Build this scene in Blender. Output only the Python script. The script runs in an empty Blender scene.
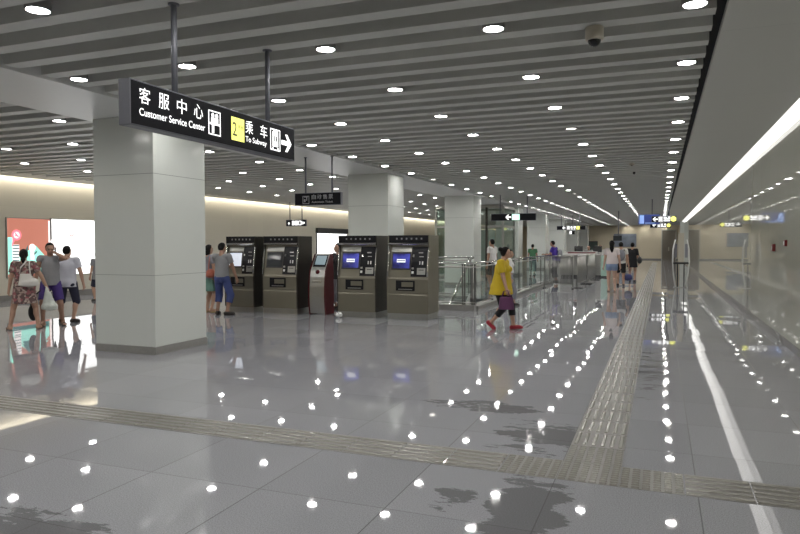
import bpy, bmesh, math, random
import numpy as np
from mathutils import Vector, Matrix, Euler
random.seed(7)
PI = math.pi
scn = bpy.context.scene
C = scn.collection
R = math.radians

# ------------------------------------------------------------------ materials
def nodes_of(name):
    m = bpy.data.materials.new(name); m.use_nodes = True
    nt = m.node_tree; b = nt.nodes['Principled BSDF']
    return m, nt, b
def mat(name, col, rough=.5, metal=0., var=0., vscale=8., bump=0., bscale=60., spec=.5, alpha=1., trans=0., ior=1.5):
    m, nt, b = nodes_of(name)
    b.inputs['Base Color'].default_value = (*col, 1)
    b.inputs['Roughness'].default_value = rough
    b.inputs['Metallic'].default_value = metal
    b.inputs['Specular IOR Level'].default_value = spec
    b.inputs['IOR'].default_value = ior
    b.inputs['Transmission Weight'].default_value = trans
    N = nt.nodes; L = nt.links
    if var or bump:
        tc = N.new('ShaderNodeTexCoord')
    if var:
        nz = N.new('ShaderNodeTexNoise'); nz.inputs['Scale'].default_value = vscale; nz.inputs['Detail'].default_value = 5
        L.new(tc.outputs['Object'], nz.inputs['Vector'])
        mx = N.new('ShaderNodeMix'); mx.data_type = 'RGBA'
        mx.inputs[6].default_value = (*[c*(1-var) for c in col], 1)
        mx.inputs[7].default_value = (*[min(1, c*(1+var)) for c in col], 1)
        L.new(nz.outputs['Fac'], mx.inputs[0]); L.new(mx.outputs[2], b.inputs['Base Color'])
    if bump:
        nb = N.new('ShaderNodeTexNoise'); nb.inputs['Scale'].default_value = bscale
        L.new(tc.outputs['Object'], nb.inputs['Vector'])
        bp = N.new('ShaderNodeBump'); bp.inputs['Strength'].default_value = bump; bp.inputs['Distance'].default_value = .01
        L.new(nb.outputs['Fac'], bp.inputs['Height']); L.new(bp.outputs['Normal'], b.inputs['Normal'])
    return m
def emit(name, col, s):
    m, nt, b = nodes_of(name)
    b.inputs['Base Color'].default_value = (*[min(.8, c) for c in col], 1)
    b.inputs['Roughness'].default_value = .3
    b.inputs['Emission Color'].default_value = (*col, 1)
    b.inputs['Emission Strength'].default_value = s if s > 3 else s*.64
    return m
def M_(nt, op, a, b=None, c=None):
    n = nt.nodes.new('ShaderNodeMath'); n.operation = op
    for i, v in enumerate((a, b, c)):
        if v is None: continue
        if isinstance(v, (int, float)): n.inputs[i].default_value = v
        else: nt.links.new(v, n.inputs[i])
    return n.outputs[0]

def floor_mat():
    m, nt, b = nodes_of('polished_granite')
    N, L = nt.nodes, nt.links
    tc = N.new('ShaderNodeTexCoord'); sp = N.new('ShaderNodeSeparateXYZ'); L.new(tc.outputs['Object'], sp.inputs[0])
    u = M_(nt, 'DIVIDE', M_(nt, 'SUBTRACT', sp.outputs[0], .24), .89)
    v = M_(nt, 'DIVIDE', M_(nt, 'SUBTRACT', sp.outputs[1], 5.46), .90)
    fu = M_(nt, 'FLOOR', u); fv = M_(nt, 'FLOOR', v)
    du = M_(nt, 'PINGPONG', u, .5); dv = M_(nt, 'PINGPONG', v, .5)
    joint = M_(nt, 'MAXIMUM', M_(nt, 'LESS_THAN', du, .0042), M_(nt, 'MULTIPLY', M_(nt, 'LESS_THAN', dv, .0038), .6))
    cb = N.new('ShaderNodeCombineXYZ'); L.new(fu, cb.inputs[0]); L.new(fv, cb.inputs[1])
    wn = N.new('ShaderNodeTexWhiteNoise'); wn.noise_dimensions = '3D'; L.new(cb.outputs[0], wn.inputs['Vector'])
    ws = N.new('ShaderNodeSeparateXYZ'); L.new(wn.outputs['Color'], ws.inputs[0])
    # granite speckle
    n1 = N.new('ShaderNodeTexNoise'); n1.inputs['Scale'].default_value = 130; n1.inputs['Detail'].default_value = 3
    L.new(tc.outputs['Object'], n1.inputs['Vector'])
    cr = N.new('ShaderNodeValToRGB'); L.new(n1.outputs['Fac'], cr.inputs[0])
    cr.color_ramp.elements[0].position = .3; cr.color_ramp.elements[0].color = (.225, .227, .244, 1)
    cr.color_ramp.elements[1].position = .7; cr.color_ramp.elements[1].color = (.375, .378, .405, 1)
    tv = M_(nt, 'MULTIPLY_ADD', ws.outputs[2], .10, .95)
    mv = N.new('ShaderNodeVectorMath'); mv.operation = 'SCALE'; L.new(cr.outputs[0], mv.inputs[0]); L.new(tv, mv.inputs['Scale'])
    # wet grimy patches left by shoes near the crossing of the tactile strips
    n2 = N.new('ShaderNodeTexNoise'); n2.inputs['Scale'].default_value = 3.2; n2.inputs['Detail'].default_value = 9; n2.inputs['Roughness'].default_value = .72
    mp = N.new('ShaderNodeMapping'); mp.inputs['Scale'].default_value = (.55, 1.5, 1); L.new(tc.outputs['Object'], mp.inputs[0]); L.new(mp.outputs[0], n2.inputs['Vector'])
    def blob(cx, cy, rx, ry):
        a = M_(nt, 'DIVIDE', M_(nt, 'SUBTRACT', sp.outputs[0], cx), rx); c = M_(nt, 'DIVIDE', M_(nt, 'SUBTRACT', sp.outputs[1], cy), ry)
        d = M_(nt, 'ADD', M_(nt, 'MULTIPLY', a, a), M_(nt, 'MULTIPLY', c, c))
        return M_(nt, 'MAXIMUM', M_(nt, 'SUBTRACT', 1., d), 0.)
    bl = M_(nt, 'MAXIMUM', blob(-.74, 3.95, .36, .95), M_(nt, 'MULTIPLY', blob(-.85, 5.55, .62, .75), .80))
    bl = M_(nt, 'MAXIMUM', bl, M_(nt, 'MULTIPLY', blob(-1.55, 6.35, .9, .35), .78))
    bl = M_(nt, 'MAXIMUM', bl, M_(nt, 'MULTIPLY', blob(-1.2, 3.95, .25, .3), .72))
    bl = M_(nt, 'MAXIMUM', bl, M_(nt, 'MULTIPLY', blob(-.12, 9.0, .35, 2.6), .62))
    bl = M_(nt, 'MAXIMUM', bl, M_(nt, 'MULTIPLY', blob(-3.35, 2.7, .9, .30), .85))
    stain = M_(nt, 'GREATER_THAN', M_(nt, 'ADD', M_(nt, 'MULTIPLY', bl, .34), n2.outputs['Fac']), .705)
    mx = N.new('ShaderNodeMix'); mx.data_type = 'RGBA'; mx.inputs[7].default_value = (.085, .085, .085, 1)
    L.new(M_(nt, 'MULTIPLY', stain, .68), mx.inputs[0]); L.new(mv.outputs[0], mx.inputs[6])
    mj = N.new('ShaderNodeMix'); mj.data_type = 'RGBA'; mj.inputs[7].default_value = (.05, .05, .05, 1)
    L.new(M_(nt, 'MULTIPLY', joint, .75), mj.inputs[0]); L.new(mx.outputs[2], mj.inputs[6])
    L.new(mj.outputs[2], b.inputs['Base Color'])
    n3 = N.new('ShaderNodeTexNoise'); n3.inputs['Scale'].default_value = 1.2; n3.inputs['Detail'].default_value = 6
    L.new(tc.outputs['Object'], n3.inputs['Vector'])
    rg = M_(nt, 'MULTIPLY_ADD', n3.outputs['Fac'], .02, .018)
    rg = M_(nt, 'ADD', rg, M_(nt, 'MULTIPLY', stain, .03)); rg = M_(nt, 'ADD', rg, M_(nt, 'MULTIPLY', joint, .3))
    L.new(M_(nt, 'SUBTRACT', .5, M_(nt, 'MAXIMUM', M_(nt, 'MULTIPLY', joint, .48), M_(nt, 'MULTIPLY', stain, .30))), b.inputs['Specular IOR Level'])
    L.new(rg, b.inputs['Roughness'])
    b.inputs['IOR'].default_value = 1.56
    # every slab lies a hair out of level
    cx = M_(nt, 'MULTIPLY_ADD', ws.outputs[0], .010, -.005); cy_ = M_(nt, 'MULTIPLY_ADD', ws.outputs[1], .007, -.0035)
    cn = N.new('ShaderNodeCombineXYZ'); L.new(cx, cn.inputs[0]); L.new(cy_, cn.inputs[1]); cn.inputs[2].default_value = 1
    nn = N.new('ShaderNodeVectorMath'); nn.operation = 'NORMALIZE'; L.new(cn.outputs[0], nn.inputs[0]); L.new(nn.outputs[0], b.inputs['Normal'])
    return m
def tile_mat(name, col, ax, su, sv, rough, var=.06, joint=.7, ou=0., ov=0., jw=.006, vs=3., ior=1.5, tilt=0.):
    """panelled wall: ax = index of the horizontal coordinate, joints every su x sv metres"""
    m, nt, b = nodes_of(name); N, L = nt.nodes, nt.links
    tc = N.new('ShaderNodeTexCoord'); sp = N.new('ShaderNodeSeparateXYZ'); L.new(tc.outputs['Object'], sp.inputs[0])
    u = M_(nt, 'DIVIDE', M_(nt, 'SUBTRACT', sp.outputs[ax], ou), su); v = M_(nt, 'DIVIDE', M_(nt, 'SUBTRACT', sp.outputs[2], ov), sv)
    j = M_(nt, 'MAXIMUM', M_(nt, 'LESS_THAN', M_(nt, 'PINGPONG', u, .5), jw/su/2), M_(nt, 'LESS_THAN', M_(nt, 'PINGPONG', v, .5), jw/sv/2))
    cb = N.new('ShaderNodeCombineXYZ'); L.new(M_(nt, 'FLOOR', u), cb.inputs[0]); L.new(M_(nt, 'FLOOR', v), cb.inputs[1])
    wn = N.new('ShaderNodeTexWhiteNoise'); L.new(cb.outputs[0], wn.inputs['Vector'])
    nz = N.new('ShaderNodeTexNoise'); nz.inputs['Scale'].default_value = vs; nz.inputs['Detail'].default_value = 8
    L.new(tc.outputs['Object'], nz.inputs['Vector'])
    f = M_(nt, 'ADD', M_(nt, 'MULTIPLY', wn.outputs['Value'], .5), M_(nt, 'MULTIPLY', nz.outputs['Fac'], .5))
    sc = M_(nt, 'MULTIPLY', M_(nt, 'MULTIPLY_ADD', f, 2*var, 1-var), M_(nt, 'SUBTRACT', 1., M_(nt, 'MULTIPLY', j, 1-joint)))
    vm = N.new('ShaderNodeVectorMath'); vm.operation = 'SCALE'; vm.inputs[0].default_value = col; L.new(sc, vm.inputs['Scale'])
    L.new(vm.outputs[0], b.inputs['Base Color'])
    b.inputs['Roughness'].default_value = rough; b.inputs['IOR'].default_value = ior
    return m
def floral_mat():
    m, nt, b = nodes_of('floral_print'); N, L = nt.nodes, nt.links
    tc = N.new('ShaderNodeTexCoord'); vo = N.new('ShaderNodeTexVoronoi'); vo.inputs['Scale'].default_value = 24
    L.new(tc.outputs['Object'], vo.inputs['Vector'])
    cr = N.new('ShaderNodeValToRGB'); sp = N.new('ShaderNodeSeparateColor'); L.new(vo.outputs['Color'], sp.inputs[0]); L.new(sp.outputs[0], cr.inputs[0])
    cr.color_ramp.interpolation = 'CONSTANT'
    e = cr.color_ramp.elements; e[0].color = (.11, .065, .06, 1); e[1].position = .35; e[1].color = (.36, .26, .23, 1)
    for p, c in ((.55, (.27, .09, .10)), (.72, (.16, .11, .09)), (.86, (.40, .33, .28))):
        q = e.new(p); q.color = (*c, 1)
    L.new(cr.outputs[0], b.inputs['Base Color']); b.inputs['Roughness'].default_value = .8
    return m
def screen_mat():
    m, nt, b = nodes_of('blue_screen'); N, L = nt.nodes, nt.links
    tc = N.new('ShaderNodeTexCoord'); w = N.new('ShaderNodeTexNoise'); w.inputs['Scale'].default_value = 2.6; w.inputs['Distortion'].default_value = .6
    L.new(tc.outputs['Object'], w.inputs['Vector'])
    cr = N.new('ShaderNodeValToRGB'); L.new(w.outputs['Fac'], cr.inputs[0])
    cr.color_ramp.elements[0].position = .35; cr.color_ramp.elements[0].color = (.012, .012, .10, 1)
    cr.color_ramp.elements[1].position = .7; cr.color_ramp.elements[1].color = (.10, .12, .72, 1)
    L.new(cr.outputs[0], b.inputs['Emission Color']); b.inputs['Emission Strength'].default_value = .40
    b.inputs['Base Color'].default_value = (.01, .01, .03, 1); b.inputs['Roughness'].default_value = .15
    return m

K = {}
K['floor'] = floor_mat()
K['slat'] = mat('slat_paint', (.58, .585, .555), .45, var=.03)
K['deck'] = mat('plenum_dark', (.22, .22, .22), .9)
K['gap'] = mat('shadow_gap_black', (.006, .006, .007), .9)
K['panelceil'] = tile_mat('painted_ceiling_board', (.62, .62, .575), 1, 2.9, 50, .55, .02, .8, ou=.8)
K['beam'] = mat('beam_panel', (.72, .73, .71), .35, var=.02)
K['column'] = tile_mat('enamel_column_panel', (.635, .66, .625), 0, 40, 50, .14, .015, 1.)
K['seam'] = mat('panel_seam', (.22, .24, .23), .6)
K['plinth'] = mat('grey_plinth_stone', (.27, .265, .25), .35, var=.12, vscale=20)
K['wallR'] = tile_mat('polished_green_grey_stone', (.44, .44, .375), 1, 1.2, 50, .03, .035, .8, ou=11.47, vs=2.5, ior=1.6)
K['wallL'] = tile_mat('cream_stone_wall', (.66, .62, .52), 1, 1.2, .9, .3, .045, .9, vs=2.)
K['wallF'] = tile_mat('beige_end_wall', (.60, .53, .39), 0, 1.6, 1.2, .55, .03, .9)
K['white'] = mat('white_paint', (.72, .72, .70), .4)
K['base'] = mat('baseboard_stone', (.22, .21, .20), .2, var=.1)
K['tact'] = mat('tactile_ceramic', (.135, .128, .113), .34, var=.14, vscale=14)
K['tactbar'] = mat('tactile_ridge', (.225, .215, .19), .26, var=.12, vscale=30)
K['lens'] = emit('downlight_lens', (1., .98, .945), 76.)
K['lensdim'] = emit('downlight_lens_weak', (1., .95, .85), 4.)
K['can'] = mat('downlight_can', (.17, .17, .165), .4)
K['cove'] = emit('cove_diffuser', (1., .985, .94), 1.3)
K['covewarm'] = emit('cove_warm', (1., .93, .80), 7.)
K['steel'] = mat('brushed_steel', (.42, .42, .40), .28, 1., var=.08, vscale=30)
K['poststeel'] = mat('dark_post_steel', (.17, .17, .16), .35, .8)
K['chrome'] = mat('chrome', (.62, .62, .60), .14, 1.)
K['bronze'] = mat('bronze_sheet', (.215, .200, .155), .34, .6, var=.06, vscale=5)
K['bronzedk'] = mat('bronze_side', (.055, .050, .043), .32, .6, var=.08, vscale=4)
K['black'] = mat('black_gloss', (.010, .010, .013), .3, spec=.25)
K['blackmat'] = mat('black_plastic', (.02, .02, .021), .5)
K['red'] = mat('red_enamel', (.075, .006, .01), .4, spec=.25)
K['redbright'] = mat('fire_red', (.16, .015, .018), .35)
K['screen'] = screen_mat()
K['screenoff'] = mat('dark_screen', (.03, .035, .038), .12)
K['screenpale'] = emit('pale_screen', (.62, .66, .74), .62)
K['screenteal'] = emit('teal_screen', (.22, .30, .34), .35)
K['msg'] = emit('screen_message', (.85, .88, 1.), .85)
K['glow'] = emit('sign_white', (1., 1., 1.), 1.25)
K['glowdim'] = mat('sign_unlit_grey', (.30, .30, .32), .5)
K['glowyel'] = emit('sign_yellow', (.88, .88, .20), .95)
K['glowgreen'] = emit('sign_green', (.55, .95, .72), 1.0)
K['glowblue'] = emit('sign_blue', (.025, .04, .16), .7)
K['glowsky'] = emit('sign_paleblue', (.22, .34, .66), .8)
K['signgrey'] = mat('sign_casing_grey', (.16, .165, .19), .4, .3)
K['signface'] = mat('sign_face_black', (.008, .008, .011), .45, spec=.12)
K['yeltxt'] = mat('sign_dark_print', (.04, .04, .03), .5)
K['pole'] = mat('pole_grey', (.17, .175, .20), .4, .3)
K['lightwhite'] = emit('lightbox_white', (1., 1., .985), 1.55)
K['lightred'] = emit('lightbox_salmon', (.52, .19, .135), .72)
K['lightpink'] = emit('lightbox_pink', (1., .22, .30), .95)
K['lightpale'] = emit('lightbox_pale', (1., .86, .84), 1.0)
K['lightteal'] = emit('lightbox_teal', (.34, .78, .66), .9)
K['lightdark'] = emit('lightbox_darkteal', (.03, .16, .16), .6)
K['printgrey'] = emit('print_grey', (.50, .52, .52), .75)
K['printred'] = emit('print_red', (.80, .25, .25), .8)
K['cream'] = mat('cream_plastic', (.50, .46, .38), .45)
K['dome'] = mat('smoked_dome', (.012, .012, .015), .08)
def glass(name, col, rough=.03):
    m, nt, b = nodes_of(name); N, L = nt.nodes, nt.links
    tr = N.new('ShaderNodeBsdfTransparent'); tr.inputs[0].default_value = (*col, 1)
    gl = N.new('ShaderNodeBsdfGlossy'); gl.inputs['Roughness'].default_value = rough; gl.inputs[0].default_value = (.8, .88, .84, 1)
    fr = N.new('ShaderNodeFresnel'); fr.inputs[0].default_value = 1.5
    mx = N.new('ShaderNodeMixShader'); ge = N.new('ShaderNodeNewGeometry'); L.new(M_(nt, 'MULTIPLY', fr.outputs[0], M_(nt, 'SUBTRACT', 1., ge.outputs['Backfacing'])), mx.inputs[0]); L.new(tr.outputs[0], mx.inputs[1]); L.new(gl.outputs[0], mx.inputs[2])
    L.new(mx.outputs[0], N['Material Output'].inputs['Surface'])
    return m
K['glass'] = glass('rail_glass', (.94, .965, .95))
K['greenglass'] = glass('green_glass', (.82, .87, .845))
K['palegreen'] = mat('pale_green_panel', (.42, .60, .52), .25)
K['skin'] = mat('skin', (.44, .265, .185), .55, var=.05, vscale=12)
K['skinpale'] = mat('skin_pale', (.50, .32, .24), .55, var=.05, vscale=12)
K['skindk'] = mat('skin_tan', (.33, .19, .13), .55, var=.05, vscale=12)
K['hair'] = mat('black_hair', (.008, .007, .007), .6, spec=.12, bump=.4, bscale=90)
K['eye'] = mat('eye_dark', (.02, .015, .012), .2)
K['lip'] = mat('lips', (.36, .13, .11), .5)
def cloth(n, c, var=.1): return mat(n, c, .85, var=var, vscale=9, bump=.35, bscale=28)
K['floral'] = floral_mat()
K['greycloth'] = cloth('grey_jersey', (.24, .24, .25))
K['purplesh'] = cloth('purple_cotton', (.055, .030, .17))
K['lilac'] = cloth('pale_lilac_cotton', (.52, .52, .58), .04)
K['navy'] = cloth('navy_cotton', (.020, .022, .045))
K['yellow'] = cloth('mustard_yellow_cotton', (.53, .38, .015))
K['blackcl'] = cloth('black_cotton', (.012, .012, .014))
K['whitecl'] = cloth('white_cotton', (.66, .65, .63), .04)
K['pinkwhite'] = cloth('pale_pink_cotton', (.62, .55, .54), .04)
K['jeans'] = cloth('blue_denim', (.045, .065, .19))
K['denimpale'] = cloth('pale_denim', (.22, .30, .46))
K['green'] = cloth('green_cotton', (.06, .17, .085))
K['seagreen'] = cloth('sea_green_cotton', (.14, .27, .22))
K['violet'] = cloth('violet_blue_cotton', (.07, .035, .33))
K['redshoe'] = mat('red_canvas', (.30, .012, .025), .6)
K['whitesole'] = mat('white_rubber', (.6, .58, .55), .6)
K['darkshoe'] = mat('dark_shoe', (.022, .016, .014), .5)
K['brownshoe'] = mat('brown_leather', (.10, .05, .03), .5)
K['whitebag'] = mat('white_leather', (.62, .60, .56), .5)
K['plasticbag'] = mat('thin_white_plastic', (.52, .55, .50), .3, var=.22, vscale=14, bump=.8, bscale=30)
K['orangebag'] = mat('orange_leather', (.45, .13, .08), .5)
K['purplebag'] = mat('plum_leather', (.10, .025, .085), .45, var=.2, vscale=40)
K['navybag'] = mat('navy_nylon', (.025, .03, .12), .6)
K['yelshoe'] = mat('yellow_straps', (.45, .30, .06), .5)
K['greybag'] = mat('grey_nylon', (.22, .22, .25), .6)
K['paper'] = mat('white_paper', (.75, .75, .74), .7)

# ------------------------------------------------------------------ mesh helpers
class MB:
    def __init__(s): s.bm = bmesh.new()
    def box(s, x0, x1, y0, y1, z0, z1, bev=0.):
        b = bmesh.new(); bmesh.ops.create_cube(b, size=1)
        bmesh.ops.scale(b, vec=(x1-x0, y1-y0, z1-z0), verts=b.verts)
        bmesh.ops.translate(b, vec=((x0+x1)/2, (y0+y1)/2, (z0+z1)/2), verts=b.verts)
        if bev: bmesh.ops.bevel(b, geom=b.edges[:], offset=bev, segments=2, affect='EDGES', profile=.5)
        s.add(b); return s
    def add(s, b, M=None):
        me = bpy.data.meshes.new('t'); b.to_mesh(me); b.free()
        if M is not None: me.transform(M)
        s.bm.from_mesh(me); bpy.data.meshes.remove(me)
    def tube(s, pts, r, n=10, cap=True):
        pts = [Vector(p) for p in pts]; rings = []
        for i, p in enumerate(pts):
            d = (pts[min(i+1, len(pts)-1)] - pts[max(i-1, 0)]).normalized()
            a = d.cross(Vector((0, 0, 1)) if abs(d.z) < .95 else Vector((1, 0, 0))).normalized(); c = d.cross(a).normalized()
            rr = r[i] if isinstance(r, (list, tuple)) else r
            rings.append([s.bm.verts.new(p + a*rr*math.cos(2*PI*k/n) + c*rr*math.sin(2*PI*k/n)) for k in range(n)])
        for A, B in zip(rings, rings[1:]):
            for k in range(n):
                f = s.bm.faces.new((A[k], A[(k+1) % n], B[(k+1) % n], B[k])); f.smooth = True
        if cap:
            s.bm.faces.new(rings[0][::-1]); s.bm.faces.new(rings[-1])
        return s
    def lathe(s, prof, c=(0, 0, 0), n=24):
        rings = []
        for r, z in prof:
            if r < 1e-6: rings.append([s.bm.verts.new((c[0], c[1], c[2]+z))])
            else: rings.append([s.bm.verts.new((c[0]+r*math.cos(2*PI*k/n), c[1]+r*math.sin(2*PI*k/n), c[2]+z)) for k in range(n)])
        for A, B in zip(rings, rings[1:]):
            for k in range(n):
                q = [A[0] if len(A) == 1 else A[k], A[0] if len(A) == 1 else A[(k+1) % n], B[0] if len(B) == 1 else B[(k+1) % n], B[0] if len(B) == 1 else B[k]]
                q2 = []
                for v in q:
                    if v not in q2: q2.append(v)
                if len(q2) > 2:
                    f = s.bm.faces.new(q2); f.smooth = True
        return s
    def prism(s, prof, axis, a0, a1):
        """extrude a closed 2-D outline along an axis (0: outline=(y,z), 1: outline=(x,z), 2: outline=(x,y))"""
        def P(q, a): return {0: (a, q[0], q[1]), 1: (q[0], a, q[1]), 2: (q[0], q[1], a)}[axis]
        A = [s.bm.verts.new(P(q, a0)) for q in prof]; B = [s.bm.verts.new(P(q, a1)) for q in prof]
        n = len(prof)
        for k in range(n): s.bm.faces.new((A[k], A[(k+1) % n], B[(k+1) % n], B[k]))
        s.bm.faces.new(A[::-1]); s.bm.faces.new(B)
        return s
    def mesh(s, name, m=None):
        bmesh.ops.recalc_face_normals(s.bm, faces=s.bm.faces)
        me = bpy.data.meshes.new(name); s.bm.to_mesh(me); s.bm.free()
        if m: me.materials.append(m)
        return me
    def build(s, name, m, parent=None, loc=None):
        return put(name, s.mesh(name, m), parent, loc)
def put(name, me, parent=None, loc=None):
    o = bpy.data.objects.new(name, me); C.objects.link(o)
    if parent: o.parent = parent
    if loc: o.location = loc
    return o
def tag(o, label, cat, group=None):
    o['label'] = label; o['category'] = cat
    if group: o['group'] = group
    return o
def thing(name, label, cat, loc=(0, 0, 0), rz=0., group=None):
    o = bpy.data.objects.new(name, None); o.empty_display_size = .1; C.objects.link(o)
    o.location = loc; o.rotation_euler = (0, 0, rz)
    return tag(o, label, cat, group)
def struct(o): o['kind'] = 'structure'; return o
ORD = ['first', 'second', 'third', 'fourth', 'fifth', 'sixth', 'seventh', 'eighth', 'ninth', 'tenth', 'eleventh', 'twelfth', 'thirteenth', 'fourteenth', 'fifteenth', 'sixteenth', 'seventeenth', 'eighteenth', 'nineteenth', 'twentieth']
ORD += ['twenty-' + w for w in ORD[:9]] + ['thirtieth'] + ['thirty-' + w for w in ORD[:9]] + ['fortieth']

# ------------------------------------------------------------------ camera
F_PX, YAW, PITCH, ROLL = 663.37, .3741, .0342, -.0014
cam = bpy.data.objects.new('camera', bpy.data.cameras.new('camera')); C.objects.link(cam); scn.camera = cam
cam.data.sensor_width = 36; cam.data.lens = F_PX*36/800; cam.data.clip_end = 300; cam.data.clip_start = .05
cyw, syw = math.cos(YAW), math.sin(YAW)
fw = Vector((-syw, cyw, 0)); rt = Vector((cyw, syw, 0)); up = Vector((0, 0, 1))
w_ = fw*math.cos(PITCH) - up*math.sin(PITCH); u0 = up*math.cos(PITCH) + fw*math.sin(PITCH)
r_ = rt*math.cos(ROLL) + u0*math.sin(ROLL); u_ = u0*math.cos(ROLL) - rt*math.sin(ROLL)
cam.matrix_world = Matrix(((r_.x, u_.x, -w_.x, 0), (r_.y, u_.y, -w_.y, 0), (r_.z, u_.z, -w_.z, 1.6), (0, 0, 0, 1)))
def in_view(p, pad=4):
    p = Vector(p) - Vector((0, 0, 1.6)); z = p.dot(w_)
    if z < .1: return False
    x = 400 + F_PX*p.dot(r_)/z; y = 267 - F_PX*p.dot(u_)/z
    return -pad < x < 800+pad and -pad < y < 534+pad

# ------------------------------------------------------------------ the setting
YN, YF = -5., 72.            # back and far ends of the hall
XL, XR = -17.2, 1.85
ZC = 3.5
HX0, HX1, HY0, HY1 = -5.25, -4.33, 15.6, 19.   # stair well cut in the floor
mb = MB(); bm = mb.bm
xs = [XL-.3, HX0, HX1, 7.]; ys = [YN-.3, HY0, HY1, YF+.3]
for i in range(3):
    for j in range(3):
        if i == 1 and j == 1: continue
        mb.box(xs[i], xs[i+1], ys[j], ys[j+1], -.3, 0)
fl = struct(mb.build('floor', K['floor']))
# tactile paving, inlaid in the floor: guiding bars and warning studs
SX0, SX1, SY0, SY1 = -.648, -.241, 4.545, 4.962
def frustum(bm, x0, x1, y0, y1, z0, z1, t):
    a = [bm.verts.new(p) for p in ((x0, y0, z0), (x1, y0, z0), (x1, y1, z0), (x0, y1, z0))]
    b = [bm.verts.new(p) for p in ((x0+t, y0+t, z1), (x1-t, y0+t, z1), (x1-t, y1-t, z1), (x0+t, y1-t, z1))]
    for k in range(4): bm.faces.new((a[k], a[(k+1) % 4], b[(k+1) % 4], b[k]))
    bm.faces.new(b)
base = MB(); bars = MB(); bb = bars.bm
TL = .407
def studs(x0, y0):
    for i in range(6):
        for j in range(9):
            cx = x0 + TL*(i+.5)/6; cy = y0 + TL*(j+.5)/9
            frustum(bb, cx-.024, cx+.024, cy-.012, cy+.012, .002, .0075, .005)
def guide(x0, y0, along_y):
    for k in range(5 if not along_y else 6):
        n = 5 if not along_y else 6
        c = TL*(k+.5)/n
        if along_y: frustum(bb, x0+c-.016, x0+c+.016, y0+.035, y0+TL-.035, .002, .0075, .005)
        else: frustum(bb, x0+.004, x0+TL-.004, y0+c-.017, y0+c+.017, .002, .0075, .006)
base.box(SX0, SX1, SY0+.003, SY1-.003, -.01, .002)
studs(SX0, SY0)
y = SY1; k = 0
while y < 62:
    base.box(SX0, SX1, y+.003, y+TL-.003, -.01, .002)
    (studs(SX0, y) if k == 0 else guide(SX0, y, True)); y += TL; k += 1
x = SX1; k = 0
while x < XR-.45:
    base.box(x+.003, x+TL-.003, SY0, SY1, -.01, .002)
    (studs(x, SY0) if k == 0 else guide(x, SY0, False)); x += TL; k += 1
x = SX0-TL; k = 0
while x > -16.9:
    base.box(x+.003, x+TL-.003, SY0, SY1, -.01, .002)
    (studs(x, SY0) if k == 0 else guide(x, SY0, False)); x -= TL; k += 1
tp = base.build('tactile_paving', K['tact'], fl)
bars.build('ridge', K['tactbar'], tp)

# ceiling: slatted bays, the flat soffit along the columns, the smooth board by the wall
ce = struct(MB().box(XL-.3, 7, YN-.3, YF+.3, 4.1, 4.3).build('ceiling', K['deck']))
PITCHS = 1.823/4; LY0 = 5.82
mb = MB()
def slat(x0, x1, y):
    t = .006; w = .087; d = .20
    mb.prism([(y-w, ZC+d), (y-w, ZC), (y+w, ZC), (y+w, ZC+d)], 0, x0, x1)
k = -24
while True:
    y = LY0 + PITCHS*(k+.5)
    if y > YF-.2: break
    if y > YN+.2:
        slat(-6.47, .40, y); slat(-16.0, -8.12, y)
    k += 1
mb.build('slatted_panel', K['slat'], ce)
MB().box(-8.08, -6.51, YN, YF, 3.475, 3.75).build('beam_soffit', K['beam'], ce)
MB().box(.475, 1.66, YN, YF, ZC-.01, ZC+.06).box(1.63, 1.66, YN, 60.7, ZC+.06, ZC+.14).box(1.66, 7, 60.7, YF, ZC-.01, ZC+.06).build('smooth_panel', K['panelceil'], ce)
MB().box(.40, .475, YN, YF, ZC+.05, ZC+.12).build('shadow_gap', K['gap'], ce)
MB().box(-16.95, -16.0, YN, YF, ZC+.02, ZC+.08).build('side_soffit', K['panelceil'], ce)

# walls
struct(MB().box(XR, XR+.3, YN-.3, 60.7, -.3, 4.1).build('wall_right', K['wallR']))
struct(MB().box(XR-.02, XR-.001, YN, 60.6, 0, .11).build('baseboard_right', K['base']))
struct(MB().box(1.52, 2.15, 60.72, 61.3, 0, 3.49).build('trim_1', K['column']))
struct(MB().box(XL-.3, XL, YN-.3, YF+.3, -.3, 4.1).build('wall_left', K['wallL']))
struct(MB().box(XL+.001, XL+.025, YN, YF, 0, .17).build('baseboard_left', K['base']))
struct(MB().box(XL-.3, 7, YF, YF+.3, -.3, 4.1).build('wall_far', K['wallF']))
struct(MB().box(XL, 6.7, YF-.02, YF-.001, 0, .12).build('baseboard_far', K['base']))
struct(MB().box(6.7, 7, 61, YF, -.3, 4.1).build('wall_side', K['wallF']))
struct(MB().box(2.15, 7, 60.72, 61, -.3, 4.1).build('wall_return', K['wallF']))
struct(MB().box(XL-.3, 7, YN-.3, YN, -.3, 4.1).build('wall_back_added', K['wallF']))  # unseen wall added behind the camera to bounce light and stop it leaking
d1 = MB().box(.15, 1.4, YF-.06, YF-.002, 0, 2.95)
d1 = struct(d1.build('door_1', mat('door_brown_metal', (.15, .13, .10), .4)))
MB().box(.08, .15, YF-.08, YF-.003, 0, 3.02).box(1.4, 1.47, YF-.08, YF-.003, 0, 3.02).box(.15, 1.4, YF-.08, YF-.003, 2.95, 3.02).build('door_frame', K['steel'], d1)
MB().box(.74, .80, YF-.11, YF-.06, .9, 1.3).build('door_handle', K['chrome'], d1)
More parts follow.
